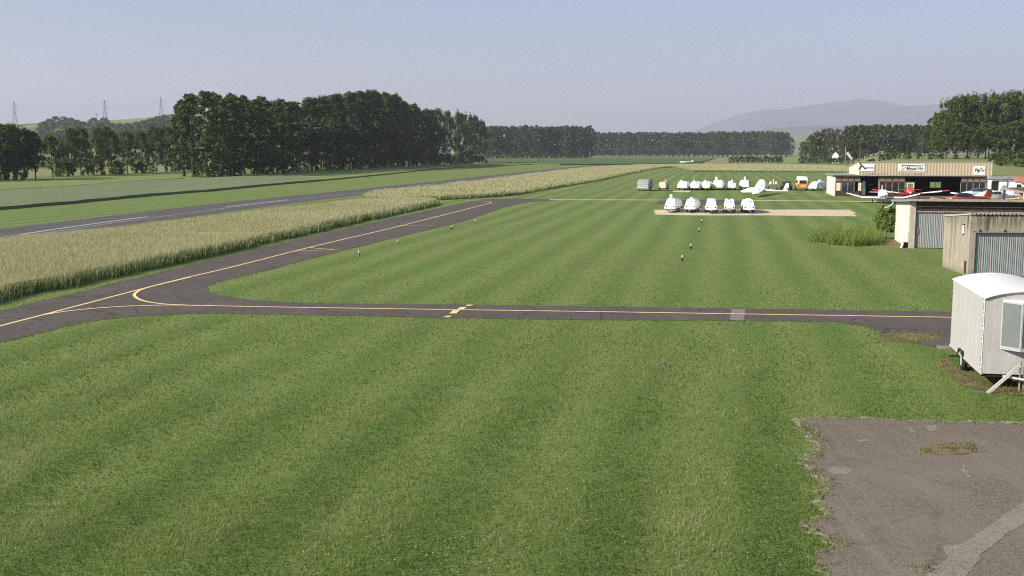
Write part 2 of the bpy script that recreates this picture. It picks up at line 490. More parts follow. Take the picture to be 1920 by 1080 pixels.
# apron in the lower right
APR_PX = [(1501, 790), (1514, 785), (1618, 785), (1680, 788), (1736, 791), (1830, 792.5), (1920, 795.5), (2120, 803), (2900, 836), (3300, 1240), (1535, 1240), (1540, 1150), (1558, 1105), (1556, 1074), (1523, 1041), (1576, 1018), (1529, 991),
          (1514, 979), (1562, 964), (1538, 938), (1558.5, 911), (1532, 884), (1514, 867), (1544, 840), (1526, 819), (1503, 796)]
APR = GP(APR_PX)
APRR = ragged(APR, .12, .05, 12)
sheet('apron', APRR, .012, APRON)
def grow(poly, d, seed):
    rg = random.Random(seed); c = Vector((sum(p[0] for p in poly) / len(poly), sum(p[1] for p in poly) / len(poly)))
    return [tuple(Vector(p) + (Vector(p) - c).normalized() * (d + rg.uniform(-.6, 1) * d)) for p in poly]
sheet('apron_edge_dust', grow(APRR, .15, 2), .006, DUST)
sheet('concrete_strip', ragged(GP([(1766, 1027), (1800, 1022), (1838, 1000), (1920, 940), (2010, 880), (2300, 690 + 130), (2340, 828), (2060, 894), (1965, 958), (1888, 1002), (1842, 1040), (1815, 1080), (1740, 1160), (1690, 1160), (1738, 1082), (1777, 1047)]), .1, .02, 13), .018, CONC)
sheet('concrete_strip', ragged(GP([(1371, 579.6), (1398, 580.2), (1395, 601.6), (1369, 601)]), .2, .02, 14), .018, CONC)
sheet('gravel_spot', ragged(GP([(1545, 882), (1560, 877), (1585, 877), (1601, 884), (1590, 891), (1560, 890)]), .06, .02, 15), .018, CONC)
sheet('dirt_patch', ragged(GP([(1722, 842), (1745, 834), (1790, 832), (1832, 838), (1840, 848), (1800, 854), (1750, 853)]), .1, .05, 16), .017, DIRT)
sheet('dirt_patch', ragged(GP([(1660, 628), (1700, 624), (1760, 632), (1757, 640), (1700, 640), (1672, 637)]), .2, .12, 17), .017, DIRT)
for k, pts in enumerate([[(1603, 826), (1622, 823), (1635, 828), (1615, 831)], [(1734, 800), (1755, 797), (1761, 806), (1742, 812)], [(1697, 798), (1706, 803), (1718, 811), (1710, 812)],
                         [(1704, 1064), (1740, 1056), (1762, 1068), (1725, 1076)], [(1805, 872), (1812, 884), (1820, 897), (1815, 897), (1806, 886)]]):
    sheet('gravel_spot', ragged(GP(pts), .05, .04, 30 + k), .017, CONC)

# painted lines
mb = MB(); Zm = .020
ribbon(mb, spline(GP([(-330, 704), (-150, 653), (0, 612), (75, 592.5), (170, 567.5), (265, 542.5), (350, 521), (435, 501), (587, 462.5), (668, 443.5), (750, 424), (835, 402.5), (890, 388.5)]), 6) +
       spline(GP([(890, 388.5), (915, 382), (921, 380), (914, 378.2), (895, 376.6), (865, 376)]), 5)[1:], .145, Zm)
mb.build('yellow_centre_line', YELL)['kind'] = 'structure'
mb = MB()
ribbon(mb, spline(GP([(78, 592), (110, 586.5), (150, 581.5), (225, 575.6), (310, 573), (400, 574.2), (500, 576.2), (730, 579.8), (960, 583), (1165, 586), (1370, 589.3), (1580, 592.6), (1786, 596), (2150, 602), (2500, 608)]), 5), .145, Zm + .004)
mb.build('yellow_centre_line', YELL)['kind'] = 'structure'
mb = MB()
ribbon(mb, spline(GP([(356, 520.5), (305, 533), (277, 540), (261, 546), (252, 553.5), (257, 560), (269, 565), (288, 568.7), (314, 571.5), (350, 573)]), 6), .145, Zm + .008)
mb.build('yellow_turn_line', YELL)['kind'] = 'structure'
for pts in ([(540, 474), (560, 471.2), (590, 470.2), (630, 468.6)], [(580, 464.5), (592, 466.2), (605, 467.2), (632, 468.8)], [(745, 425.5), (765, 423.4), (790, 423.2), (812, 423.6)]):
    mb = MB(); ribbon(mb, spline(GP(pts), 5), .12, Zm + .012); mb.build('yellow_turn_line', YELL)['kind'] = 'structure'
for q in ([(831, 596.3), (844, 596.3), (847.5, 593.4), (836.5, 593.4)], [(842, 589), (856, 589), (862.5, 583), (850, 583)], [(857, 581), (869, 581), (876, 577), (864, 577)], [(872, 574.6), (882, 574.6), (889, 572.6), (877, 572.6)]):
    sheet('holding_mark', GP(q), Zm + .012, YELL)
def along(a, b, off, wd, name, z=.016):
    """paint on the runway between two bearings, off metres right of its centre"""
    P = [p for p in RCS if G(*a)[1] <= p[1] <= G(*b)[1]]
    P = [G(*a)] + P + [G(*b)]
    mb = MB(); ribbon(mb, offset(P, off), wd, z); mb.build(name, WHTL)['kind'] = 'structure'
for a, b in (((37, 440), (277, 406.4)), ((425, 388), (540, 374.6)), ((700, 357.4), (742, 352.8)), ((766, 350), (815, 344.6)), ((856, 340), (890, 336.2)), ((925, 332), (962, 328)), ((985, 325.4), (1015, 322)), ((1035, 319.8), (1060, 317))):
    along(a, b, 0, .42, 'runway_centre_mark')
along((-300, 494), (400, 391), 1.25, .16, 'runway_side_line')
along((400, 391), (695, 358), .9, .16, 'runway_side_line')

# raised crops: a slab with a shaken top and a skirt, so its shaded flank shows
def slab(name, outline, h, mat, kind, seed, step=3.0, amp=.25):
    P = ragged(outline, step, amp, seed); rg = random.Random(seed)
    top = [(x, y, h + rg.uniform(-.08, .08) * h) for x, y in P]
    t = tessellate_polygon([[Vector((x, y, 0)) for x, y in P]]); n = len(P)
    mb = MB().add(top + [(x, y, -.05) for x, y in P], list(t) + [(i, (i + 1) % n, n + (i + 1) % n, n + i) for i in range(n)])
    return tag(mb.build(name, mat), kind=kind), P
CROP_LOW = [(-400, 424), (0, 393.5), (139, 382), (278, 368), (400, 358.5), (495, 349), (601, 339.7), (726, 327.5), (820, 317), (876, 313.5), (1001, 308.6)]
CROP_UP = [(955, 306.5), (905, 307), (860, 309.5), (790, 313), (700, 317.5), (620, 322), (507, 329.5), (407, 334), (372, 337), (278, 341), (125, 353.5), (0, 360), (-400, 382)]
slab('wheat_field', GP(CROP_LOW[:7]) + GP([(560, 331.5), (507, 330.5), (407, 335)]) + GP(CROP_UP[8:]), .38, WHEAT, 'stuff', 21)
slab('meadow_strip', GP(CROP_LOW[6:]) + GP(CROP_UP[:7]) + GP([(565, 331.5)]), .32, MEADOW, 'stuff', 22)
sheet('light_meadow', GP([(-400, 380), (0, 357.5), (125, 351), (278, 339), (372, 334), (372, 327), (300, 325), (150, 331), (0, 341), (-400, 360)]), .006, MEADOW)
slab('rough_verge', GP([(-400, 383.5), (0, 359.8), (125, 353), (278, 340.6), (345, 336.8), (345, 335.8), (278, 339.2), (125, 351.3), (0, 357.8), (-400, 381)]), .3, BEET, 'stuff', 23, 2, .5)
slab('far_green_crop', GP([(700, 300.6), (905, 298), (1110, 297), (1342, 297), (1312, 306), (1240, 307.8), (1160, 309), (1050, 309.6), (1003, 308), (955, 306), (905, 306)]), .5, BEET, 'stuff', 24, 12, .5)
sheet('pale_field', GP([(1344, 297), (1500, 298), (1500, 305), (1440, 307), (1316, 307)]), .006, PALEF)
sheet('pale_field', GP([(40, 318), (150, 315), (360, 309), (360, 322), (150, 327.5), (40, 333)]), .006, PALEF)
sheet('pale_field', GP([(1455, 297), (1500, 294), (1530, 294), (1520, 305), (1440, 305)]), .010, MEADOW)

# tall hay: an understorey slab plus hundreds of thousands of stems
HAYN_PX = [(-420, 670), (-200, 614), (0, 565), (100, 543.5), (200, 522.5), (300, 500), (400, 479), (500, 455.5), (600, 432.5), (700, 410.5), (780, 393), (813, 386.5), (818, 382.5)]
HAYN_UP = [(800, 380.5), (750, 381), (692, 384), (600, 391.5), (500, 404), (375, 421), (250, 437.5), (125, 452), (0, 467), (-200, 497), (-420, 536)]
HAYF_PX = [(686, 375.5), (700, 377), (740, 376.5), (800, 375.5), (855, 373.5), (910, 370), (964, 366), (1019, 355.5), (1110, 341), (1165, 328.5), (1200, 321.5), (1234, 315.5)]
HAYF_UP = [(1262, 313.4), (1300, 322), (1400, 322.6), (1500, 323), (1570, 323.4), (1640, 325), (1640, 317), (1560, 312.5), (1440, 310), (1300, 309.5), (1215, 310), (1110, 315), (1037, 324), (928, 339), (819, 353.5), (709, 363), (687, 370)]
def inset(poly, d):
    A = sum(poly[i - 1][0] * poly[i][1] - poly[i][0] * poly[i - 1][1] for i in range(len(poly))); sg = 1 if A > 0 else -1
    out = []
    for i, p in enumerate(poly):
        t = (Vector(poly[(i + 1) % len(poly)]) - Vector(poly[i - 1])).normalized(); out.append((p[0] - t.y * d * sg, p[1] + t.x * d * sg))
    return out
def hay(name, poly, h, n, wd, seed):
    P = ragged(poly, 1.2, .30, seed)
    slab(name + '_understorey', inset(poly, .55), h * .72, HAYCORE, 'stuff', seed, 1.2, .20)
    rg = np.random.default_rng(seed)
    A = np.array(P); y0, y1 = A[:, 1].min(), A[:, 1].max()
    X, Y = [], []
    tot = 0
    while tot < n:                    # nearer stems denser
        m = 200000
        yy = 1 / (1 / y1 + rg.random(m) * (1 / y0 - 1 / y1)); yy = np.where(rg.random(m) < .5, yy, rg.uniform(y0, y1, m))
        xx = rg.uniform(A[:, 0].min(), A[:, 0].max(), m)
        k = in_poly(xx, yy, P); X.append(xx[k]); Y.append(yy[k]); tot += k.sum()
    X, Y = np.concatenate(X)[:n], np.concatenate(Y)[:n]
    # a dense row of stems along the outline
    ex, ey = [], []
    for i in range(len(P)):
        a, b = A[i], A[(i + 1) % len(P)]; L = np.hypot(*(b - a)); c = int(L * 90)
        t = rg.random(c); ex.append(a[0] + (b[0] - a[0]) * t + rg.normal(0, .30, c)); ey.append(a[1] + (b[1] - a[1]) * t + rg.normal(0, .30, c))
    X = np.concatenate([X] + ex); Y = np.concatenate([Y] + ey); N = len(X)
    patch = np.sin(X * .35 + 1.3 * np.sin(Y * .21)) * .5 + np.sin(Y * .17 + X * .11) * .5
    edge = np.concatenate([np.zeros(n, bool), np.ones(N - n, bool)]); core = in_poly(X, Y, inset(poly, .35))
    H = h * np.where(edge & ~core, rg.uniform(.35, 1.0, N), 1) * (1 + .13 * patch) * rg.uniform(.72, 1.18, N); W = wd * rg.uniform(.6, 1.4, N) * np.clip(Y / 60, .8, 3)
    az = rg.random(N) * 2 * np.pi; lean = rg.normal(0, .22, N) * H; la = rg.random(N) * 2 * np.pi
    dx, dy = np.cos(az) * W / 2, np.sin(az) * W / 2
    V = np.zeros((N, 5, 3), np.float32)
    V[:, 0] = np.stack([X - dx * .5, Y - dy * .5, 0 * X], 1); V[:, 1] = np.stack([X + dx * .5, Y + dy * .5, 0 * X], 1)
    mx, my = X + np.cos(la) * lean * .5, Y + np.sin(la) * lean * .5
    V[:, 2] = np.stack([mx + dx, my + dy, H * .72], 1); V[:, 3] = np.stack([mx - dx, my - dy, H * .72], 1)
    V[:, 4] = np.stack([X + np.cos(la) * lean, Y + np.sin(la) * lean, H], 1)
    b = np.arange(N)[:, None] * 5
    Fq = np.concatenate([b + [[0, 1, 2]], b + [[0, 2, 3]], b + [[3, 2, 4]]], 1).reshape(-1, 3)
    tint = np.clip(.5 + .25 * patch + rg.normal(0, .22, N), 0, 1)
    hg = np.tile(np.array([0, 0, .7, .7, 1], np.float32), N)
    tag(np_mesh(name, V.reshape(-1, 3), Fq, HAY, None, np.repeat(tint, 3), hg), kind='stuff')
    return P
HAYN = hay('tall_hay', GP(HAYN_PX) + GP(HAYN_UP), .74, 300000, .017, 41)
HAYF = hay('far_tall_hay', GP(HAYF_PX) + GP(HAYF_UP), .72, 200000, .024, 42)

# mown lawn: blades on the near ground, thinning with distance
def vn(X, Y, s, seed):
    """smooth value noise, about -1..1, features s metres across"""
    g = np.random.default_rng(seed).uniform(-1, 1, (256, 256)); x, y = X / s, Y / s
    i, j = np.floor(x).astype(int), np.floor(y).astype(int); a, b = x - i, y - j; a, b = a * a * (3 - 2 * a), b * b * (3 - 2 * b)
    q = lambda p, r: g[(p + 37) % 256, (r + 91) % 256]
    return (q(i, j) * (1 - a) + q(i + 1, j) * a) * (1 - b) + (q(i, j + 1) * (1 - a) + q(i + 1, j + 1) * a) * b
def lawn(n, seed):
    rg = np.random.default_rng(seed)
    y0, y1 = 12.0, 175.0
    Y = 1 / (1 / y1 + rg.random(n) * (1 / y0 - 1 / y1)); X = rg.uniform(-1, 1, n) * (.50 * Y + 5)
    keep = rg.random(n) < np.clip((150 - Y) / 85, 0, 1)
    for P in (TAXI, RUN, HAYN, HAYF, APR):
        keep &= ~in_poly(X, Y, P)
    for px in ([(1226, 393), (1600, 393), (1607, 406), (1228, 403)], [(1646, 448), (1684, 446), (1705, 466), (1648, 462)], [(1236, 375), (1392, 375), (1390, 384), (1232, 383)]):
        keep &= ~(in_poly(X, Y, GP(px)) & (rg.random(n) < .93))
    X, Y = X[keep], Y[keep]; N = len(X)
    u = X * math.cos(TH) - Y * math.sin(TH) + 1.2 * vn(X, Y, 22, 8) + .25 * vn(X, Y, 1.5, 9)
    st = np.clip(1.7 * np.sin(u * 2 * np.pi / 2.9), -1, 1) * np.clip(.85 + .8 * vn(X * math.cos(TH) - Y * math.sin(TH), (X * math.sin(TH) + Y * math.cos(TH)) * .4, 5, 10), .3, 1.25)
    patch = 1.3 * (vn(X, Y, 2.6, 1) + .6 * vn(X, Y, .9, 2) + .5 * vn(X, Y, .33, 3))
    dry = np.clip(vn(X, Y, 1.7, 4) + .5 * vn(X, Y, .5, 5) - .42, 0, 1)
    fr = np.abs(((u / 1.45 + .25 * vn(X, Y, 3, 6)) + .5) % 1 - .5) * 1.45
    rows = np.exp(-(fr / .16) ** 2) * np.clip(.5 + vn(X, Y, 6, 7) * 1.5, 0, 1)
    trk = np.zeros(N)
    for pl in ([(-60, 930), (0, 858), (62, 775), (135, 700), (230, 650), (350, 612)], [(-60, 1000), (0, 925), (70, 832), (150, 752), (262, 690), (420, 640)]):
        Q = np.array(spline(GP(pl), 10))
        for a, b in zip(Q, Q[1:]):
            d = b - a; tt = np.clip(((X - a[0]) * d[0] + (Y - a[1]) * d[1]) / (d @ d), 0, 1)
            trk = np.maximum(trk, np.exp(-((X - a[0] - tt * d[0]) ** 2 + (Y - a[1] - tt * d[1]) ** 2) / .03))
    W = np.clip(Y * .00055, .010, .07) * rg.uniform(.6, 1.6, N)
    H = (.055 + .020 * patch + .0003 * Y) * rg.lognormal(0, .30, N) * (1 - .62 * np.clip((Y - 28) / 45, 0, 1))
    az = rg.random(N) * 2 * np.pi
    ld = np.where(st > 0, math.pi / 2 - TH, -math.pi / 2 - TH) + rg.normal(0, 1.0, N)
    lean = H * rg.uniform(.2, 1.1, N)
    dx, dy = np.cos(az) * W / 2, np.sin(az) * W / 2
    V = np.zeros((N, 3, 3), np.float32)
    V[:, 0] = np.stack([X - dx, Y - dy, -.005 + 0 * X], 1); V[:, 1] = np.stack([X + dx, Y + dy, -.005 + 0 * X], 1)
    V[:, 2] = np.stack([X + np.cos(ld) * lean, Y + np.sin(ld) * lean, H], 1)
    tint = np.clip(.43 + .16 * st + .18 * patch + .16 * dry + .13 * rows + .22 * trk + .18 * np.clip((Y - 28) / 45, 0, 1) + rg.normal(0, .17, N) + (rg.random(N) < .03) * .5, 0, 1)  # swathe term also paints the sheen of leaning blades into their tint
    return np_mesh('lawn_grass', V.reshape(-1, 3), np.arange(N * 3).reshape(-1, 3), BLADE, None, tint)
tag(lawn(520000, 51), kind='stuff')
# tufts creeping over the worn edges, and weeds in the cracks
def tufts(name, spots, mat, seed, h=.12, wd=.02, n=30, spread=.12):
    rg = np.random.default_rng(seed); S_ = np.array(spots); N = len(S_) * n
    c = np.repeat(S_, n, 0); r = rg.normal(0, spread, (N, 2)); X, Y = c[:, 0] + r[:, 0], c[:, 1] + r[:, 1]
    az = rg.random(N) * 2 * np.pi; H = h * rg.lognormal(0, .4, N); W = wd * rg.uniform(.6, 1.4, N); ln = H * rg.uniform(.1, .9, N); la = rg.random(N) * 2 * np.pi
    V = np.zeros((N, 3, 3), np.float32)
    V[:, 0] = np.stack([X - np.cos(az) * W / 2, Y - np.sin(az) * W / 2, 0 * X], 1); V[:, 1] = np.stack([X + np.cos(az) * W / 2, Y + np.sin(az) * W / 2, 0 * X], 1)
    V[:, 2] = np.stack([X + np.cos(la) * ln, Y + np.sin(la) * ln, H], 1)
    return tag(np_mesh(name, V.reshape(-1, 3), np.arange(N * 3).reshape(-1, 3), mat, None, np.clip(rg.normal(.6, .25, N), 0, 1)), kind='stuff')
rg = random.Random(5)
edge = []
for P, st in ((APRR, 1), (ragged(TAXI, .5, .07, 3), 1)):
    for x, y in P:
        if 12 < y < 75 and abs(x) < .52 * y + 4 and rg.random() < .6: edge.append((x + rg.gauss(0, .06), y + rg.gauss(0, .06)))
tufts('edge_grass', edge, BLADE, 61, .07, .022, 14, .09)
LEAFY2 = bladem('dry_weed_blades', [(0, (.09, .11, .03)), (.5, (.20, .19, .08)), (1, (.34, .29, .16))])
weeds = []
for (ax, ay, bx, by, m) in ((1725, 843, 1770, 850, 16), (1770, 836, 1835, 846, 26), (1640, 626, 1760, 642, 110), (1760, 676, 1850, 720, 40), (1850, 724, 1950, 740, 50), (1708, 1060, 1750, 1068, 12)):
    for _ in range(m): weeds.append(G(rg.uniform(ax, bx), rg.uniform(min(ay, by) - 3, max(ay, by) + 3)))
tufts('crack_weeds', weeds, LEAFY2, 62, .055, .018, 20, .09)
# clover heads and buttercups
def flowers(name, n, mat, seed, boxes):
    rg = np.random.default_rng(seed); X, Y = [], []
    for (x0, y0, x1, y1, m) in boxes:
        for _ in range(m):
            p = G(rg.uniform(x0, x1), rg.uniform(y0, y1)); X.append(p[0]); Y.append(p[1])
    X, Y = np.array(X), np.array(Y); k = ~(in_poly(X, Y, TAXI) | in_poly(X, Y, APR)); X, Y = X[k], Y[k]; N = len(X)
    r = .0065 * rg.uniform(.7, 1.5, N) * np.clip(Y / 25, 1, 2); z = .07 + rg.uniform(0, .03, N)
    V = np.zeros((N, 5, 3), np.float32)
    for j, (a, b, c) in enumerate(((1, 0, 0), (0, 1, 0), (-1, 0, 0), (0, -1, 0), (0, 0, 1))):
        V[:, j] = np.stack([X + a * r, Y + b * r, z + c * r], 1)
    b = np.arange(N)[:, None] * 5
    Fq = np.concatenate([b + [[0, 1, 4]], b + [[1, 2, 4]], b + [[2, 3, 4]], b + [[3, 0, 4]]], 1).reshape(-1, 3)
    tag(np_mesh(name, V.reshape(-1, 3), Fq, mat), kind='stuff')
flowers('clover_flowers', 0, plain('clover_white', (.66, .64, .56), .9), 71, [(0, 640, 1750, 1090, 200), (950, 780, 1480, 1090, 260), (560, 1010, 950, 1085, 130), (1300, 600, 1780, 780, 140), (1340, 570, 1790, 584, 60)])
flowers('buttercup_flowers', 0, plain('buttercup_yellow', (.62, .45, .03), .7), 72, [(360, 845, 402, 855, 26), (290, 705, 310, 713, 8), (0, 640, 1400, 1080, 60)])
# ---------------------------------------------------------------- hills, bank
def hillside(name, ridge, Yr, Y0, Y1, mat, seed, rough=.04, nb=26):
    """terrain strip: ridge line given as (bearing px, elevation px) at distance Yr"""
    rg = random.Random(seed)
    pxs = [p[0] for p in ridge]; xs = []
    a, b = pxs[0], pxs[-1]; n = 90
    cols = [a + (b - a) * i / n for i in range(n + 1)]
    zr = np.interp(cols, pxs, [zat(p[1], Yr) for p in ridge])
    ts = [i / nb for i in range(nb + 1)]
    vs = []
    for i, px in enumerate(cols):
        for t in ts:
            Y = Y0 + (Y1 - Y0) * t; tr = (Yr - Y0) / (Y1 - Y0)
            s = float(smooth(t / tr)) if t <= tr else float(smooth((1 - t) / (1 - tr)))
            z = zr[i] * s * (1 + (rg.uniform(-rough, rough) if 0 < t < tr * .96 else 0)) - .4
            vs.append((xat(px, Yr) * (.7 + .3 * Y / Yr), Y, z))
    m = nb + 1
    fs = [(i * m + j, (i + 1) * m + j, (i + 1) * m + j + 1, i * m + j + 1) for i in range(n) for j in range(nb)]
    o = MB().add(vs, fs).build(name, mat, sm=True)
    if sum(p.normal.z for p in o.data.polygons) < 0: o.data.flip_normals()
    return tag(o, kind='structure')
def forestm(name, c1, c2, sc):
    t = NT(name); v = t.pos(True)
    return t.fin(t.mix(t.step(t.noise(v, sc, 8, .7), .4, .6), c1, c2), .95, 0, .1)
MOUNTM = forestm('forested_mountain', (.045, .065, .05), (.095, .11, .08), .0025)
VALLEY = forestm('pale_valley_fields', (.10, .13, .06), (.22, .23, .13), .006)
HILLM = forestm('hill_fields', (.10, .14, .05), (.20, .22, .10), .008)
hillside('mountain', [(1200, 283), (1290, 250), (1340, 229), (1400, 211), (1440, 204), (1470, 206), (1490, 201), (1560, 191), (1600, 188), (1650, 193), (1690, 199), (1740, 197), (1790, 187), (1840, 178),
         (1900, 172), (1960, 166), (2100, 160), (2300, 165), (2600, 185), (2900, 240)], 12500, 9000, 15500, MOUNTM, 3)
hillside('low_ridge', [(1380, 283), (1425, 244), (1480, 238), (1560, 236), (1640, 238), (1760, 236), (1900, 232), (2200, 236), (2500, 270)], 7000, 5600, 8200, MOUNTM, 4)
hillside('valley_slope', [(1250, 284), (1400, 268), (1470, 256), (1520, 252), (1600, 254), (1800, 250), (2100, 262), (2400, 284)], 4200, 2400, 5000, VALLEY, 5, .02)
HR = [(-420, 240), (-100, 238), (0, 236), (50, 234), (110, 232), (170, 230), (220, 227), (280, 223), (340, 219), (420, 217), (520, 222), (640, 245), (760, 284)]
hillside('hill', HR, 1650, 900, 2300, HILLM, 6, .03)
def hill_z(px, Y):
    return float(np.interp(px, [p[0] for p in HR], [zat(p[1], 1650) for p in HR])) * float(smooth((Y - 900) / 750)) - .4
def bank_z(X, Y):
    return float(smooth((X - (.322 * Y - 6)) / 16) * smooth((Y - 215) / 65) * smooth((1000 - Y) / 150)) * 4.6 - .25
vs, fs = [], []
nx, ny = 60, 70
for j in range(ny + 1):
    Y = 195 + (1010 - 195) * (j / ny) ** 1.6
    for i in range(nx + 1):
        X = .322 * Y - 12 + 460 * (i / nx) ** 1.8
        vs.append((X, Y, bank_z(X, Y) + (random.uniform(-.12, .12) if bank_z(X, Y) > 0 else 0)))
for j in range(ny):
    for i in range(nx): a = j * (nx + 1) + i; fs.append((a, a + 1, a + nx + 2, a + nx + 1))
BANKM = cropm('rough_bank_grass', (.13, .16, .055), (.25, .25, .11), (.16, .19, .07))
o = MB().add(vs, fs).build('grass_bank', BANKM, sm=True)
if sum(p.normal.z for p in o.data.polygons) < 0: o.data.flip_normals()
tag(o, kind='structure')

# ---------------------------------------------------------------- trees
def crown_mesh(name, seed, H, z0, Rm, ncl, nlf, leaf, mat, shape='poplar', sq=1.0, tintb=0.0):
    rg = np.random.default_rng(seed)
    V, T = [], []
    for i in range(ncl):
        t = rg.random() ** (.85 if shape == 'poplar' else .8)
        if shape == 'poplar': pr = math.sin(math.pi * min(1, t * .84 + .13)) ** .55
        elif shape == 'bush': pr = math.sqrt(max(0, 1 - t ** 2)) * .9 + .1
        else: pr = math.sin(math.pi * min(1, t * .80 + .14)) ** .6
        a = rg.random() * 2 * math.pi; rad = Rm * pr * math.sqrt(rg.uniform(.12, 1.0)) * rg.uniform(.8, 1.12)
        c = np.array([math.cos(a) * rad, math.sin(a) * rad, z0 + (H - z0) * t]); ctint = rg.uniform(-.2, .2)
        cr = Rm * rg.uniform(.15, .36) * (.75 if shape == 'poplar' else .85)
        m = int(nlf * rg.uniform(.6, 1.4))
        d = rg.normal(size=(m, 3)); d /= np.linalg.norm(d, axis=1)[:, None]
        P = c + d * (cr * rg.random(m)[:, None] ** .40) * np.array([1, 1, sq])
        P[:, 2] = np.clip(P[:, 2], z0 * .6, None)
        nrm = rg.normal(size=(m, 3)) * .5 + d * 1.0 + np.array([0, 0, .4]); nrm /= np.linalg.norm(nrm, axis=1)[:, None]
        u = np.cross(nrm, rg.normal(size=(m, 3))); u /= np.linalg.norm(u, axis=1)[:, None]; v = np.cross(nrm, u)
        s = (leaf * rg.uniform(.55, 1.35, m))[:, None]
        q = np.stack([P - u * s * .5, P - v * s * .32, P + u * s * .55, P + v * s * .36], 1)
        V.append(q.reshape(-1, 3)); T.append(np.clip(rg.normal(.42 + tintb + ctint, .2, m), 0, 1))
    V = np.concatenate(V); N = len(V) // 4
    return np_mesh(name, V, np.arange(N * 4).reshape(-1, 4), mat, 'mesh', np.concatenate(T))
def trunk_mesh(name, seed, H, r, z0, limbs, Rm):
    rg = random.Random(seed); mb = MB()
    p = Vector((0, 0, -.3)); rr = r * 1.25; k = 7
    for i in range(k):
        q = Vector((rg.uniform(-.012, .012) * H * (i + 1) / k, rg.uniform(-.012, .012) * H * (i + 1) / k, H * .86 * (i + 1) / k)); r2 = r * (1 - .85 * (i + 1) / k)
        mb.tube(p, q, rr, r2, 8); p, rr = q, r2
    for i in range(limbs):
        z = z0 * .85 + (H * .75 - z0) * (i + .5) / limbs; a = rg.uniform(0, 6.28); l = Rm * rg.uniform(.6, .95)
        b = Vector((0, 0, z)); m = b + Vector((math.cos(a) * l * .5, math.sin(a) * l * .5, l * .45)); e = b + Vector((math.cos(a) * l, math.sin(a) * l, l * 1.15))
        mb.tube(b, m, r * .38, r * .22, 6); mb.tube(m, e, r * .22, r * .06, 5)
    o = mb.build(name, BARK, sm=True); me = o.data; bpy.data.objects.remove(o); return me
POP = [(crown_mesh('crown', 100 + i, 26, 2.6, 3.9, 135, 52, .60, LEAFP), trunk_mesh('trunk', 100 + i, 26, .32, 5, 9, 3.4)) for i in range(5)]
BRD = [(crown_mesh('crown', 200 + i, 15, 2.6, 5.2, 105, 58, .52, LEAFB, 'broad'), trunk_mesh('trunk', 200 + i, 15, .30, 3, 9, 4)) for i in range(4)]
YEL = [(crown_mesh('crown', 220 + i, 15, 2.0, 4.8, 90, 50, .52, LEAFY, 'broad'), trunk_mesh('trunk', 220 + i, 15, .26, 3, 9, 4)) for i in range(2)]
BSH = [(crown_mesh('foliage', 300 + i, 3, .05, 2.0, 40, 46, .30, LEAFB, 'bush'), trunk_mesh('stem', 300 + i, 2.4, .09, .4, 6, 1.3)) for i in range(3)]
BASE = {'pop': (POP, 26.0, 'poplar_tree', 'poplar'), 'brd': (BRD, 15.0, 'broadleaf_tree', 'tree'), 'yel': (YEL, 15.0, 'broadleaf_tree', 'tree'), 'bsh': (BSH, 3.0, 'bush', 'bush')}
TRG = random.Random(77)
def tree(kind, X, Y, z, h, label, group, wide=1.0):
    protos, H0, nm, cat = BASE[kind]
    cm, tm = protos[TRG.randrange(len(protos))]
    s = h / H0; sx = s ** .75 * wide * TRG.uniform(.9, 1.12)
    t = thing(nm, label, cat, (X, Y, z), TRG.uniform(0, 6.28), group, (sx, sx, s))
    link('foliage' if kind == 'bsh' else 'crown', cm, t); link('stem' if kind == 'bsh' else 'trunk', tm, t)
    return t

# the tall dark row beside the runway
prof = [(330, 201), (345, 186), (362, 176), (385, 172), (430, 178), (500, 183), (560, 190), (620, 181), (660, 172), (700, 169), (730, 173), (745, 180), (770, 194), (800, 206), (850, 212), (880, 217), (905, 236)]
tops = lambda px: float(np.interp(px, [p[0] for p in prof], [p[1] for p in prof]))
A0, A1 = Vector(G(384, 333)), Vector(G(812, 309.5))
n = 38
for i in range(n):
    p = A0.lerp(A1, i / (n - 1)) + Vector((TRG.uniform(-1.2, 1.2), TRG.uniform(-1.5, 1.5)))
    px = 960 + F * p.x / (p.y * cs + CH * sn)
    h = zat(tops(px) + TRG.uniform(-1, 6), p.y)
    tree('pop', p.x, p.y, 0, h, f"{ORD[i]} poplar from the near left end of the tall dark row by the runway", 'poplars of the tall row by the runway', 1.15)
for i in range(24):
    p = A0.lerp(A1, (i + .5) / 24) + Vector((-11 + TRG.uniform(-1.5, 1.5), 8 + TRG.uniform(-2, 2)))
    px = 960 + F * p.x / (p.y * cs + CH * sn)
    h = zat(tops(px) + TRG.uniform(0, 8), p.y)
    tree('pop', p.x, p.y, 0, h, "poplar standing in the second line behind the tall dark row, only its top showing", 'poplars behind the tall row by the runway', 1.2)
for i, (px, py, top, k) in enumerate(((344, 331, 196, 'pop'), (362, 332, 178, 'pop'))):
    X, Y = G(px, py); tree(k, X, Y, 0, zat(top, Y), ("outermost thin poplar at the left end of the tall row, lit by the sun", "sunlit poplar second from the outer left end of the tall row")[i], 'sunlit poplars at the left end of the tall row', 1.1)
for i, (px, py, top) in enumerate(((822, 309, 208), (840, 308, 212), (858, 307.5, 212), (872, 307, 216), (886, 306.5, 219), (899, 306, 228))):
    X, Y = G(px, py); tree('brd', X, Y, 0, zat(top, Y), f"{ORD[i]} rounder tree from the left at the far right end of the tall poplar row", 'rounder trees at the far end of the tall row', .66)
for i in range(30):
    p = A0.lerp(A1, (i + .4) / 30) + Vector((TRG.uniform(-3, -1), TRG.uniform(-2, 2)))
    tree('bsh', p.x, p.y, 0, TRG.uniform(2.2, 4.6), f"{ORD[i]} dark bush from the left between the trunks under the tall poplar row", 'bushes under the tall poplar row', 1.1)

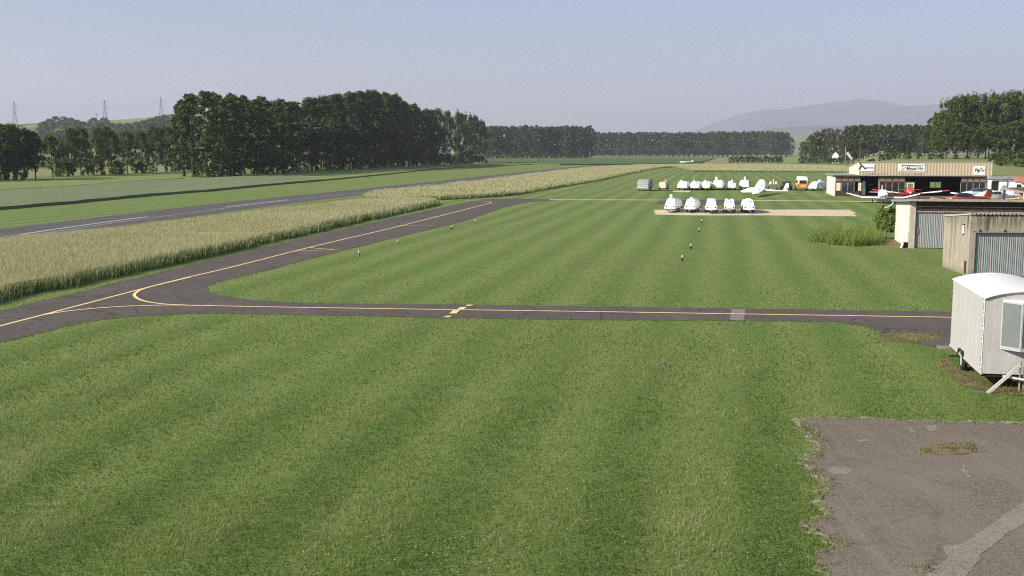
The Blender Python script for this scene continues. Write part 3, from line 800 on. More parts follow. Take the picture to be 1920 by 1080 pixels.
for i in range(9):
    X, Y = G(816 + 88 * i / 8, 309.5 - 3.2 * i / 8); tree('bsh', X, Y - 3, 0, TRG.uniform(4, 6.5), f"{ORD[i]} bush from the left under the rounder trees at the far end of the row", 'bushes under the rounder trees', 1.2)
# shorter row on the left
for i, (px, py, top) in enumerate(((67, 336, 250), (99, 333, 256), (136, 330, 244), (152, 329, 241), (189, 327, 240), (205, 326, 241), (239, 325, 248), (268, 323.5, 248), (294, 322.5, 240), (311, 321.5, 238), (335, 321, 240))):
    X, Y = G(px, py); tree('brd', X, Y, 0, zat(top, Y), f"{ORD[i]} tree from the left in the row of separate trees across the meadow", 'separate trees across the meadow', .74)
for i, (px, py, top) in enumerate(((-95, 341, 236), (-70, 339, 233), (-45, 338, 236), (-22, 338, 234), (-2, 337, 235), (14, 338, 237), (30, 336.5, 238), (46, 336, 243))):
    X, Y = G(px, py); tree('brd', X, Y, 0, zat(top, Y), f"{ORD[i]} tree from the left in the dense dark clump at the left edge" if px > -30 else "tree of the dark clump just past the left edge of the view",
                           'dense clump of trees on the left', .82)
for i, (px, py, h) in enumerate(((30, 337, 4), (8, 338, 4.5), (120, 331, 3.5), (126, 331, 4), (166, 329, 3), (182, 328, 5), (218, 327, 3.2), (222, 327, 3.6), (258, 325, 3), (265, 325, 3.2), (283, 324, 3), (322, 322, 4))):
    X, Y = G(px, py); tree('bsh', X, Y, 0, h, f"{ORD[i]} bush from the left at the feet of the trees across the meadow", 'bushes across the meadow')

# two far walls of poplars behind the runway end
for i in range(23):
    px = 903 + (1108 - 903) * i / 22; Y = 985 + TRG.uniform(-8, 8)
    tree('pop', xat(px, Y), Y, 0, zat(236.5 + TRG.uniform(-1.5, 3), Y), f"{ORD[i]} poplar from the left in the taller far stand behind the runway end", 'poplars of the taller far stand', 1.3)
for i in range(22):
    px = 906 + (1100 - 906) * i / 21; Y = 1003 + TRG.uniform(-5, 5)
    tree('pop', xat(px, Y), Y, 0, zat(237 + TRG.uniform(-1, 3), Y), "poplar half hidden in the back line of the taller far stand behind the runway end", 'poplars in the back line of the taller far stand', 1.3)
for i in range(42):
    px = 1113 + (1482 - 1113) * i / 41; Y = 1290 + TRG.uniform(-10, 10)
    tree('pop', xat(px, Y), Y, 0, zat(248.5 - (1.5 if px > 1330 else 0) + TRG.uniform(-1, 2) + max(0, px - 1462) * .45, Y), f"{ORD[i]} poplar from the left in the long lower far stand across mid view", 'poplars of the long lower far stand', 1.35)
for i in range(40):
    px = 1116 + (1474 - 1116) * i / 39; Y = 1315 + TRG.uniform(-8, 8)
    tree('pop', xat(px, Y), Y, 0, zat(248.5 - (1.5 if px > 1330 else 0) + TRG.uniform(-1, 2), Y), "poplar half hidden in the back line of the long lower far stand", 'poplars in the back line of the long lower far stand', 1.35)
for i in range(26):
    px = 1118 + (1475 - 1118) * i / 25; Y = 1262 + TRG.uniform(-8, 8)
    tree('brd', xat(px, Y), Y, 0, TRG.uniform(9, 15), f"{ORD[i]} small rounded tree from the left along the lower far stand's foot", 'small trees along the foot of the far stand', 1.1)
for i, px in enumerate((1371, 1380, 1390, 1399, 1407, 1416, 1425, 1436, 1445, 1455, 1463)):
    X, Y = G(px, 305); tree('bsh', X, Y, 0, 3.3 + TRG.uniform(-.5, .7), f"{ORD[i]} bush from the left in the low dark hedge in the pale field", 'bushes of the low hedge', 1.0)
for i in range(16):
    px = 906 + (1106 - 906) * (i + .5) / 16; Y = 975 + TRG.uniform(-4, 4)
    tree('bsh', xat(px, Y), Y, 0, TRG.uniform(3, 6), f"{ORD[i]} bush from the left at the foot of the taller far stand", 'bushes at the foot of the taller far stand', 1.4)
# mixed clump around the white house
for i, (px, Y, top, k, wd) in enumerate(((1506, 640, 266, 'brd', .6), (1519, 650, 254, 'brd', .7), (1531, 655, 248, 'brd', .75), (1544, 660, 244, 'yel', .7), (1556, 650, 243, 'yel', .75), (1570, 670, 244, 'yel', .7), (1582, 690, 248, 'brd', .7), (1592, 680, 252, 'brd', .7), (1525, 610, 272, 'brd', .6), (1545, 605, 274, 'brd', .6))):
    tree(k, xat(px, Y), Y, 0, zat(top, Y), f"{ORD[i]} tree from the left in the mixed clump by the small white house" if i < 8 else ("lower front tree of the mixed clump, left of the white house", "front tree of the mixed clump just left of the white house")[i - 8], 'mixed clump by the white house', wd)
for i, (px, h) in enumerate(((1502, 3), (1512, 3.4), (1524, 3), (1537, 3.4), (1551, 3.2), (1559, 3.2), (1567, 3.0), (1575, 3.3))):
    Y = 590; tree('bsh', xat(px, Y), Y, 0, h, f"{ORD[i]} bush from the left at the foot of the mixed clump by the white house", 'bushes by the white house', 1.1)
# poplars and the big wood on the bank behind the hangar
for i in range(14):
    px = 1586 + (1752 - 1586) * i / 13; Y = 560 + TRG.uniform(-8, 8); X = xat(px, Y); z = bank_z(X, Y)
    tree('pop', X, Y, z, zat(234 + TRG.uniform(-1, 3.5), Y) - z, f"{ORD[i]} poplar from the left in the line on the bank behind the hangar", 'poplars on the bank behind the hangar', 1.05)
for i in range(18):
    px = 1590 + (1752 - 1590) * i / 17; Y = 585 + TRG.uniform(-5, 5); X = xat(px, Y); z = bank_z(X, Y)
    tree('pop', X, Y, z, zat(235 + TRG.uniform(-1, 4), Y) - z, "poplar half hidden in the back line on the bank behind the beige hangar", 'poplars in the back line on the bank', 1.1)
big = [(1754, 345, 214), (1772, 340, 190), (1792, 335, 184), (1812, 342, 181), (1832, 335, 180), (1852, 340, 178), (1872, 335, 179), (1893, 340, 176), (1913, 335, 175), (1935, 340, 176), (1960, 335, 178)]
for i, (px, Y, top) in enumerate(big):
    X = xat(px, Y); z = bank_z(X, Y); tree('brd', X, Y, z, zat(top, Y) - z, f"{ORD[i]} tall tree from the left in the big dark wood on the right", 'tall trees of the big right hand wood', .68)
for i, (px, Y, top) in enumerate(((1762, 312, 238), (1790, 310, 232), (1818, 308, 240), (1846, 310, 232), (1874, 308, 238), (1902, 310, 230), (1930, 308, 236))):
    X = xat(px, Y); z = bank_z(X, Y); tree('brd', X, Y, z, zat(top, Y) - z, f"{ORD[i]} lower tree from the left along the front of the big dark wood", 'lower front trees of the right hand wood', .95)
for i, px in enumerate((1602, 1618, 1627, 1634, 1652, 1660, 1669, 1677, 1700, 1722, 1745, 1762, 1790, 1812)):
    Y = 296 + TRG.uniform(-6, 12); X = xat(px, Y); z = bank_z(X, Y)
    tree('bsh', X, Y, z, TRG.uniform(1.0, 2.0), f"{ORD[i]} low bush from the left on the bank top above the hangar", 'low bushes on the bank', .9)
for i, (px, Y, h) in enumerate(((1863, 262, 2.6), (1874, 258, 2.2), (1886, 265, 2.8), (1898, 260, 2.4), (1909, 255, 3.0), (1921, 262, 2.6), (1868, 285, 2.2), (1893, 288, 2.4), (1915, 288, 2.6))):
    X = xat(px, Y); z = bank_z(X, Y)
    tree('bsh', X, Y, z, h, f"{ORD[i]} bush from the left, lower line on the bank right of the hangar" if i < 6 else f"{ORD[i - 6]} bush from the left, upper line on the bank right of the hangar", 'bushes on the bank slope', .9)
# wooded hill far left
for i, (px, top) in enumerate(((84, 229), (97, 224), (108, 219), (122, 219), (135, 222), (147, 226), (158, 229), (178, 222), (190, 228), (199, 221), (212, 232), (228, 232), (243, 231), (257, 229), (272, 227), (286, 223), (300, 219), (312, 216), (325, 215), (340, 212))):
    Y = 1180
    while True:
        z = hill_z(px, Y); h = zat(top, Y) - z
        if h < 19 or Y > 1600: break
        Y += 20
    tree('brd', xat(px, Y), Y, z, max(7, h), f"{ORD[i]} tree from the left on the hazy left hill crest", 'crest trees of the left hill', 1.25)
for i in range(26):
    px = 80 + (345 - 80) * i / 25 + TRG.uniform(-3, 3); Y = 1120 + TRG.uniform(-30, 30); z = hill_z(px, Y)
    tree('brd', xat(px, Y), Y, z, min(17, max(8, zat(240 + TRG.uniform(-4, 6), Y) - z)), f"{ORD[i]} tree from the left on the lower hazy left hill slope", 'slope trees of the left hill', 1.3)

# young tree beside the white shed, a small lone tree, the weed clump
X, Y = G(1661, 448); h = zat(387, Y)
t = thing('young_tree', 'small young tree with bright round crown beside the white wall of the middle shed', 'tree', (X, Y, 0))
link('crown', crown_mesh('crown', 401, h, h * .24, h * .40, 75, 40, .16, LEAFL, 'broad'), t); link('trunk', trunk_mesh('trunk', 401, h, .035, h * .25, 6, h * .25), t)
X, Y = G(1909, 338); t = thing('small_tree', 'small dark upright tree alone on the bank behind the white annexe', 'tree', (X, Y - 5, 0))
Y -= 5; h = zat(306, Y)
link('crown', crown_mesh('crown', 402, h, h * .30, h * .22, 40, 40, .3, LEAFB, 'broad'), t); link('trunk', trunk_mesh('trunk', 402, h, .09, h * .3, 5, 1), t)
sp = []
for _ in range(420):
    px = 1555 + 92 * rg.random(); py = 448 + 14 * rg.random() - 3 * abs(px - 1600) / 46
    sp.append(G(px, py))
for _ in range(70): sp.append(G(1524 + 26 * rg.random(), 447 + 8 * rg.random()))
tufts('tall_weeds', sp, LEAFL, 81, .52, .04, 30, .16)
# ---------------------------------------------------------------- building materials
def ribbed(name, c1, c2, per, bump=.6):
    t = NT(name); v = t.pos(False)
    sp = t.n('ShaderNodeSeparateXYZ'); t.l(v, sp.inputs[0])
    x = t.math('ADD', sp.outputs[0], t.math('MULTIPLY', sp.outputs[1], .6))
    s = t.math('MULTIPLY_ADD', t.math('SINE', t.math('MULTIPLY', x, 2 * math.pi / per)), .5, .5)
    c = t.mix(t.step(s, .25, .6), c1, c2)
    c = t.mix(t.math('MULTIPLY', t.step(t.noise(t.pos(False, (1.2, 1, .25)), 1.2, 6, .7), .45, .75), .35), c, tuple(q * .62 for q in c2))
    t.bump(s, bump, .05)
    return t.fin(c, .7)
BEIGE = ribbed('beige_ribbed_cladding', (.38, .315, .21), (.52, .44, .305), .42)
def stripes(name, per=.42):
    t = NT(name); sp = t.n('ShaderNodeSeparateXYZ'); t.l(t.pos(False), sp.inputs[0])
    x = sp.outputs[0]
    fr = t.math('FRACT', t.math('MULTIPLY', x, 1 / per))
    cr = t.n('ShaderNodeValToRGB'); t.l(fr, cr.inputs[0]); cr.color_ramp.interpolation = 'CONSTANT'
    ramp = [(0, (.36, .37, .37)), (.14, (.17, .26, .25)), (.34, (.36, .37, .37)), (.46, (.13, .135, .14)), (.54, (.36, .29, .30)), (.74, (.31, .29, .30)), (.86, (.15, .19, .19))]
    els = cr.color_ramp.elements
    while len(els) < len(ramp): els.new(.5)
    for e, (p, c) in zip(els, ramp): e.position = p; e.color = (*c, 1)
    rib = t.math('MULTIPLY_ADD', t.math('SINE', t.math('MULTIPLY', x, 2 * math.pi / (per / 4))), .5, .5)
    c = t.mix(t.math('MULTIPLY', t.step(t.noise(t.pos(False, (2, 2, .3)), 1.5, 6, .7), .45, .75), .35), cr.outputs[0], (.20, .19, .18))
    t.bump(rib, .7, .03)
    return t.fin(c, .6)
STRIPE = stripes('striped_corrugated_sheet')
def concrete(name, base, dark, heavy):
    t = NT(name); v = t.pos(False)
    c = t.mix(t.step(t.noise(v, 1.6, 8, .7), .3, .7), tuple(q * .8 for q in base), base)
    st = t.noise(t.pos(False, (1.9, 1.9, .12)), 1.0, 7, .7)
    sp = t.n('ShaderNodeSeparateXYZ'); t.l(v, sp.inputs[0])
    c = t.mix(t.math('MULTIPLY', t.step(st, .53, .66), heavy), c, dark)
    st2 = t.noise(t.pos(False, (9, 9, .5)), 1.0, 5, .7)
    run = t.math('MULTIPLY', t.step(st2, .40, .58), t.step(sp.outputs[2], 2.15, 3.0))
    c = t.mix(t.math('MULTIPLY', run, .75), c, tuple(q * .6 for q in dark))
    c = t.mix(t.math('MULTIPLY', t.step(sp.outputs[2], .5, -.1), .5), c, (.10, .10, .06))
    t.bump(t.noise(v, 14, 5), .3, .02)
    return t.fin(c, .95)
CONCW = concrete('stained_concrete', (.35, .315, .255), (.095, .08, .062), .9)
BLUEB = plain('dark_blue_sign_ink', (.02, .022, .05), .6)
GREYB = plain('grey_sign_ink', (.16, .17, .22), .6)
SIGNW = plain('white_sign_board', (.78, .78, .77), .5, var=.03)
FLOORC = plain('hangar_floor_concrete', (.14, .13, .12), .9, var=.25)
INNER = plain('dark_hangar_lining', (.045, .035, .03), .9, var=.3)
TILE = plain('orange_roof_tiles', (.42, .15, .08), .8, var=.2)
FABRIC = None
def fabricm(name, c):
    t = NT(name); v = t.pos(False)
    st = t.noise(t.pos(False, (6, 6, .35)), 1.0, 4, .6)
    cc = t.mix(t.step(st, .35, .65), tuple(q * .95 for q in c), c)
    cc = t.mix(t.math('MULTIPLY', t.step(t.noise(v, 1.3, 7, .7), .5, .75), .3), cc, tuple(q * .75 for q in c))
    cc = t.mix(t.math('MULTIPLY', t.step(t.noise(t.pos(False, (1, 1, .5)), 3, 6, .75), .58, .72), .18), cc, (.25, .22, .17))
    t.bump(t.math('ADD', st, t.math('MULTIPLY', t.noise(v, 3, 3), 1.2)), .3, .05)
    return t.fin(cc, .65)
FABRIC = fabricm('grey_white_tarpaulin', (.42, .415, .40))
FABRICR = fabricm('white_roof_tarpaulin', (.68, .68, .67))
FABRICF = fabricm('grey_front_tarpaulin', (.40, .395, .39))

# ---------------------------------------------------------------- beige hangar with signs
O = G(1564.8, 367.6); RZ = -TH
def hang():
    t = thing('aircraft_hangar', 'long open aircraft hangar with beige ribbed upper wall and brown sliding doors', 'hangar', (O[0], O[1], 0), RZ)
    xF, W, D = lx(O, 1608), lx(O, 1855), 12.0
    MB().box(.1, W - .1, .05, D, .0, .03).build('floor', FLOORC, t)
    # back wall with two openings, left and right walls
    o1 = (lx(O, 1696, D), lx(O, 1715, D)); o2 = (lx(O, 1742, D), lx(O, 1764, D))
    zb, zt = zat(352.5, O[1] + 9), zat(340.5, O[1] + 9)
    mb = MB(); xs = [0.15, o1[0], o1[1], o2[0], o2[1], W - .15]
    for a, b in ((xs[0], xs[1]), (xs[2], xs[3]), (xs[4], xs[5])): mb.box(a, b, D, D + .15, 0, 2.95)
    for a, b in (o1, o2): mb.box(a, b, D, D + .15, 0, zb); mb.box(a, b, D, D + .15, zt, 2.95)
    mb.build('back_wall', INNER, t)
    for a, b in (o1, o2):
        f = MB(); m = (a + b) / 2
        f.box(a, b, D - .06, D - .005, zb, zb + .06).box(a, b, D - .06, D - .005, zt - .06, zt).box(a, a + .06, D - .06, D - .005, zb + .06, zt - .06).box(b - .06, b, D - .06, D - .005, zb + .06, zt - .06).box(m - .03, m + .03, D - .06, D - .005, zb + .06, zt - .06)
        f.build('window_frame', TRIM, t)
    MB().box(-.05, .1, .02, D, 0, 2.9).build('side_wall', RENDER, t)
    MB().box(W - .1, W + .05, .3, D, 0, 2.9).build('side_wall', RENDER, t)
    MB().box(-.35, W - .02, -.30, D + .2, 2.95, 3.10).build('flat_roof', GREYR, t)
    MB().box(-.37, W + .08, -.36, -.303, 2.86, 3.04).build('roof_edge', DARKR, t)
    # upper storey: front, sloping gable, roof
    zt1 = 5.0; zt2 = 4.12
    mb = MB(); mb.box(xF, W + .10, -.42, -.362, 3.0, zt1)
    mb.build('upper_wall', BEIGE, t)
    MB().prism([(-.36, 3.105), (D, 3.105), (D, zt2), (-.36, zt1 - .02)], 'x', xF, xF + .08).build('gable_wall', plain('cream_gable_cladding', (.68, .62, .47), .7, var=.06), t)
    MB().prism([(-.36, 3.105), (D, 3.105), (D, zt2), (-.36, zt1 - .02)], 'x', W + .02, W + .10).build('gable_wall', BEIGE, t)
    MB().prism([(-.36, zt1 - .015), (D + .2, zt2 - .02), (D + .2, zt2 + .06), (-.36, zt1 + .06)], 'x', xF - .1, W + .15).build('sloping_roof', TRIM, t)
    MB().box(xF - .02, W + .12, -.46, -.423, 2.98, 3.12).build('lower_trim', TRIM, t)
    MB().box(xF - .02, W + .12, -.46, -.423, zt1 - .08, zt1 + .06).build('upper_trim', TRIM, t)
    for k, (pa, pb) in enumerate(((1633, 1640), (1686, 1704), (1710, 1728), (1616, 1660))):
        MB().box(lx(O, pa, -.43), lx(O, pb, -.43), -.437, -.423, 3.22, 3.34 - .03 * (k % 2)).build('faded_mark', plain('faded_brown_paint', (.26, .20, .11), .8), t)
    MB().box(W - .45, W - .05, -.28, .12, 0, 2.94).build('corner_pillar', TRIM, t)
    MB().box(lx(O, 1646.2), lx(O, 1647.6), -.05, .1, 0, 2.94).build('post', TRIM, t)
    MB().box(lx(O, 1621), lx(O, 1646), 5.0, 5.08, 1.55, 1.64).build('rail', TRIM, t)
    for pa, pb, white in ((1565.6, 1612.5, True), (1648, 1696, False), (1800, 1847, False)):
        a, b = lx(O, pa), lx(O, pb); m = 4; sw = (b - a) / m
        leaf = MB().box(a, b, -.02, .04, 0, .72); leaf.box(a, b, -.02, .04, 2.05, 2.14).box(a, b, -.02, .04, 2.82, 2.9)
        d = leaf.build('sliding_door', WOODD, t)
        for j in range(m):
            MB().box(a + j * sw + .05, a + (j + 1) * sw - .05, -.05, -.022, 2.16, 2.80).build('board_panel', WOODB, d)
            if white and j in (0, 3):
                MB().box(a + j * sw + (.12 if j == 0 else .55), a + j * sw + (.72 if j == 0 else .98), -.045, -.02, .80, 1.95).build('white_panel', CREAM, d)
            if white and j == 3: continue
            MB().box(a + j * sw + (.75 if white and j == 0 else .05), a + (j + 1) * sw - .03, .0, .012, .74, 2.03).build('window_pane', GLASS, d)
        for j in range(m + 1):
            x = a + j * sw; MB().box(x - .035, x + .035, -.035, .03, .72, 2.05).build('mullion', TRIM, d)
    return t, xF, W
HG, HXF, HW = hang()
def at_h(x, y, z):
    return (O[0] + E1.x * x + E2.x * y, O[1] + E1.y * x + E2.y * y, z)
def sign(name, label, pa, pb, ya, yb, draw):
    xa, xb = lx(O, pa, -.45), lx(O, pb, -.45); xm = (xa + xb) / 2
    Ym = O[1] + E1.y * xm
    za, zb = zat(yb, Ym), zat(ya, Ym)
    t = thing(name, label, 'sign', at_h(xm, -.45, za), RZ)
    w2, h = (xb - xa) / 2, zb - za
    MB().box(-w2, w2, -.03, .02, 0, h).build('board', SIGNW, t)
    draw(t, w2, h)
def dr1(t, w, h):
    m = MB(); y0, y1 = -.05, -.034                      # aeroplane silhouette climbing to the upper left
    m.prism([(-w - .30, h * 1.22), (-w - .16, h * 1.26), (-w + .70, h * .40), (-w + .66, h * .28), (-w + .52, h * .30)], 'y', y0, y1)
    m.prism([(-w + .02, h * .78), (-w + .20, h * .66), (-w - .18, h * .22), (-w - .32, h * .26)], 'y', y0 - .004, y1 - .002)
    m.prism([(-w + .50, h * .55), (-w + .72, h * .30), (-w + .82, h * .30), (-w + .80, h * .44)], 'y', y0 - .007, y1 - .004)
    m.build('aeroplane_emblem', BLUEB, t)
    text_mesh('AVIATION', .26, BLUEB, 'lettering', t, (w * .28, -.036, h * .46), (math.pi / 2, 0, 0), .2, .006, .008)
def dr2(t, w, h):
    m = MB(); y0, y1 = -.05, -.034
    m.prism([(-w + .22, h * .90), (w - .10, h * .82), (w - .10, h * .78), (-w + 1.1, h * .78), (-w + .62, h * .80)], 'y', y0, y1)
    m.prism([(-w + .36, h * .78), (-w + .62, h * .78), (-w + .58, h * .58)], 'y', y0 - .004, y1 - .002)
    m.build('streak_emblem', BLUEB, t)
    m = MB()
    m.prism([(-w + .32, h * .20), (-w + 1.0, h * .60), (-w + 1.12, h * .60), (-w + .52, h * .20)], 'y', y0, y1)
    m.box(-w + .32, w * .2, y0 + .002, y1, h * .145, h * .19)
    m.prism([(-w + 1.1, h * .64), (w - .35, h * .60), (w - .25, h * .66), (-w + 1.1, h * .69)], 'y', y0 - .003, y1 - .001)
    m.build('streak_emblem', GREYB, t)
    text_mesh("Mecan'Air", .58, BLUEB, 'lettering', t, (w * .24, -.036, h * .38), (math.pi / 2, 0, 0), .25, .006, .010)
def dr3(t, w, h):
    text_mesh('Piper', .62, BLUEB, 'lettering', t, (0, -.036, h * .52), (math.pi / 2, 0, 0), .2, .006, .022)
    m = MB(); m.prism([(w * .12, h * .68), (w * .30, h * .90), (w * .42, h * .66), (w * .28, h * .70)], 'y', -.05, -.034)
    m.build('emblem', BLUEB, t)
sign('hangar_sign', 'small white sign with dark aeroplane emblem at the left end of the beige wall', 1611.5, 1637, 307.5, 321, dr1)
sign('hangar_sign', 'wide white sign with streak emblem and slanted lettering in the middle of the beige wall', 1682, 1731.5, 307.5, 321.3, dr2)
sign('hangar_sign', 'white squarish sign with bold dark lettering at the right end of the beige wall', 1822.5, 1844.5, 311.5, 327.5, dr3)
t = thing('storage_cabinet', 'narrow white cabinet standing in the dark left bay of the hangar', 'cabinet', at_h(lx(O, 1618, 1.5), 1.5, .03), RZ)
MB().box(-.28, .28, -.25, .25, 0.05, 1.25).build('lower_case', WHITEW, t, bev=.03); MB().box(-.24, .24, -.22, .22, 1.27, 2.1).build('upper_case', WHITEW, t, bev=.03)
MB().box(-.24, .24, -.24, .24, 0, .048).build('plinth', DARK, t)

# white annexe and hut to the right of the hangar
def P_at(px, Y): return (xat(px, Y), Y, 0)
A = P_at(1858, 151)
t = thing('annexe_building', 'low white annexe with flat grey roof right of the beige hangar', 'building', A, RZ)
wA = lx(A, 1901); xw0, xw1 = lx(A, 1887), lx(A, 1894.5); xd = lx(A, 1869)
mb = MB(); mb.box(.95, xw0, 0, .2, 0, 2.62).box(xw1, wA, 0, .2, 0, 2.62).box(xw0, xw1, 0, .2, 0, 1.5).box(xw0, xw1, 0, .2, 2.4, 2.62).box(0, .95, 0, .2, 2.35, 2.62)
mb.box(0, .2, .2, 6, 0, 2.62).box(wA - .2, wA, .2, 6, 0, 2.62).box(.2, wA - .2, 5.8, 6, 0, 2.62)
mb.build('wall', WHITEW, t)
MB().box(0, .93, .1, .16, 0, 2.33).build('door', BLACKP, t); MB().box(xw0, xw1, .1, .13, 1.5, 2.4).build('window', GLASSB, t)
MB().box(-.25, wA + .25, -.4, 6.3, 2.64, 3.0).build('roof', GREYR, t, bev=.03)
A = P_at(1904, 146)
t = thing('small_hut', 'small white hut with orange tiled roof and dark window at the far right edge', 'hut', A, RZ)
wA = 4.2
MB().box(0, wA, 0, 4, 0, 2.35).build('wall', WHITEW, t); MB().box(.06, .62, -.03, -.004, 1.35, 2.05).build('window', GLASS, t)
MB().prism([(-.3, 2.30), (4.3, 2.30), (2, 3.05)], 'x', .45, wA + .3).build('roof', TILE, t)
MB().box(-.12, .44, -.1, 4.1, 2.37, 2.5).build('roof_edge', GREYR, t)
# brown carport roof
c0 = Vector(P_at(1876, 117))
t = thing('carport', 'dark brown flat carport roof on an orange post at the right edge of the view', 'carport', c0, RZ - R(4))
MB().prism([(0, 2.45), (9, 2.85), (9, 2.97), (0, 2.57)], 'y', -15, 0).build('roof', plain('dark_brown_roofing', (.10, .075, .055), .85, var=.25), t)
MB().prism([(-.06, 2.40), (-.004, 2.40), (-.004, 2.60), (-.06, 2.60)], 'y', -15.02, .02).build('roof_edge', TRIM, t)
MB().box(.12, .42, -9.4, -9.1, 0, 2.43).build('post', WOODO, t)
MB().box(.12, .30, -14.6, -14.4, 0, 2.43).build('post', WOODD, t); MB().box(.12, .30, -.5, -.3, 0, 2.43).build('post', WOODD, t); MB().box(8.5, 8.7, -.5, -.3, 0, 2.8).build('post', WOODD, t); MB().box(8.5, 8.7, -14.6, -14.4, 0, 2.8).build('post', WOODD, t)

# ---------------------------------------------------------------- middle shed
O3 = G(1704.4, 465.5)
t = thing('storage_shed', 'middle shed with white side wall, dark board fascia and striped sheet door', 'shed', (O3[0], O3[1], 0), R(-12))
D3, W3 = 7.0, 13.0
MB().prism([(.36, 0), (D3, 0), (D3, 2.86), (.36, 3.16)], 'x', 0, .2).build('side_wall', RENDER, t)
MB().prism([(.0, 0), (D3, 0), (D3, 2.86), (.0, 3.16)], 'x', W3 - .2, W3).build('side_wall', RENDER, t)
MB().box(.2, W3 - .2, D3 - .2, D3, 0, 2.84).build('back_wall', RENDER, t)
MB().box(-.02, .33, 0, .35, 0, 3.18).build('corner_pillar', plain('grey_render_pillar', (.40, .36, .31), .9, var=.15), t)
mb = MB(); n = 30
for i in range(n):
    a = .335 + (W3 - .335) * i / n; b = .335 + (W3 - .335) * (i + 1) / n
    mb.box(a + .01, b - .01, .08 + .02 * (i % 2), .14, 2.52, 3.2)
mb.build('board_fascia', WOODD, t)
for z0, z1 in ((2.47, 2.515), (2.80, 2.84)):
    MB().box(.335, W3, .03, .075, z0, z1).build('batten', plain('pale_batten', (.36, .30, .25), .8), t)
dr = MB().box(.36, W3 - .3, .16, .20, .04, 2.46).build('striped_door', STRIPE, t)
MB().box(.38, .56, .10, .155, .95, 1.35).build('lock_box', plain('grey_metal_box', (.16, .18, .19), .5), dr)
MB().prism([(-.36, 3.26), (D3 + .3, 2.92), (D3 + .3, 3.04), (-.36, 3.38)], 'x', -.28, W3 + .3).build('roof', DARKR, t)
MB().box(-.30, W3 + .3, -.42, -.363, 3.20, 3.36).build('roof_fascia', TRIM, t)
MB().prism([(-.36, 3.17), (D3 + .3, 2.83), (D3 + .3, 2.97), (-.36, 3.31)], 'x', -.34, -.283).build('side_fascia', GREYR, t)
m = MB(); m.tube((-.3, 6.2, 2.86), (-.42, 6.2, 2.62), .03); m.tube((-.42, 6.2, 2.62), (-.90, 6.2, 2.38), .03); m.build('downspout', WHITEW, t)
for k in range(3): MB().box(-.015, -.003, .75, .85, 2.3 + k * .22, 2.42 + k * .22).build('wall_mark', plain('faded_grey_letter_paint', (.30, .28, .25), .9), t)
MB().box(-.03, -.003, .42, .50, .1, 1.05).build('pipe', TRIM, t)
p = G(1694, 464.5)
b = thing('rubbish_bin', 'squat black bin on the ground at the corner of the middle shed', 'bin', (p[0] + .18, p[1], 0), R(-12))
MB().loft([rrect(.17, 0, .30, .05, -.15), rrect(.19, 0, .34, .05, 0), rrect(.17, 0, .30, .05, .15)]).build('tub', BLACKP, b, sm=True); MB().box(-.2, .2, -.16, .16, .345, .37).build('lid', DARK, b, bev=.01)
b = thing('leaning_board', 'small white board leaning against the black bin by the middle shed', 'board', (p[0] - .17, p[1] - .05, 0), R(-12))
MB().prism([(-.05, 0), (.0, 0), (.12, .34), (.06, .34)], 'y', -.2, .16).build('panel', WHITEW, b)

# ---------------------------------------------------------------- near concrete shed
O4 = G(1814, 517.5)
t = thing('concrete_shed', 'near shed of rain streaked concrete with a striped sheet door behind the tarpaulin trailer', 'shed', (O4[0], O4[1], 0), R(-6.5))
D4, W4 = 4.7, 12.0
MB().prism([(0, -.1), (2.78, -.1), (2.78, 3.02), (0, 3.22)], 'x', 0, .2).build('wall_panel', CONCW, t, bev=.012)
MB().prism([(2.83, -.1), (D4, -.1), (D4, 2.86), (2.83, 3.01)], 'x', 0, .2).build('wall_panel', CONCW, t, bev=.012)
MB().box(.05, .15, 2.781, 2.829, 0, 3.0).build('joint', DARK, t)
MB().box(.203, .30, 0, .25, -.1, 2.30).build('door_jamb', CONCW, t)
MB().box(.203, W4, .0, .22, 2.36, 3.20).build('lintel', CONCW, t)
MB().box(W4 - .2, W4, .25, D4, 0, 2.8).build('side_wall', CONCW, t); MB().box(.2, W4 - .2, D4 - .2, D4, 0, 2.8).build('back_wall', CONCW, t)
dr = MB().box(.31, W4 - .3, .12, .16, .02, 2.28).build('striped_door', STRIPE, t)
MB().box(.36, .40, .05, .115, .95, 1.15).build('handle', STEEL, dr)
MB().box(.28, W4 - .2, -.06, -.003, 2.29, 2.37).build('door_rail', STEEL, t)
for x in (.45, 1.7, 3.2): MB().box(x, x + .1, -.08, -.063, 2.34, 2.46).build('rail_bracket', DARK, t)
mb = MB(); pts = []
for i in range(241):
    x = -.06 + (W4 + .1) * i / 240; pts.append((x, .035 * math.sin(x * 2 * math.pi / .20)))
nn = len(pts)
vs = [(x, -.10, 3.27 + z) for x, z in pts] + [(x, D4 + .15, 2.92 + z) for x, z in pts] + [(x, -.10, 3.25 + z) for x, z in pts]
fs = [(i, i + 1, nn + i + 1, nn + i) for i in range(nn - 1)] + [(2 * nn + i, 2 * nn + i + 1, i + 1, i) for i in range(nn - 1)]
mb.add(vs, fs).build('corrugated_roof', plain('fibre_cement_roof', (.32, .30, .27), .9, var=.2), t, sm=True)
MB().prism([(-.06, 3.225), (D4, 2.86), (D4, 2.90), (-.06, 3.265)], 'x', -.05, .21).build('coping', plain('pale_coping', (.55, .53, .48), .8), t)
m = MB().tube((-.05, .95, 2.15), (-.05, .95, 2.62), .045, n=10); l = m.build('wall_lamp', WHITEW, t, sm=True)
for z in (2.10, 2.62): MB().tube((-.05, .95, z), (-.05, .95, z + .06), .055, n=10).build('lamp_cap', BLACKP, l)
MB().box(-.09, -.003, .28, .40, .12, .75).build('meter_box', plain('dark_meter_box', (.06, .05, .045), .7), t)

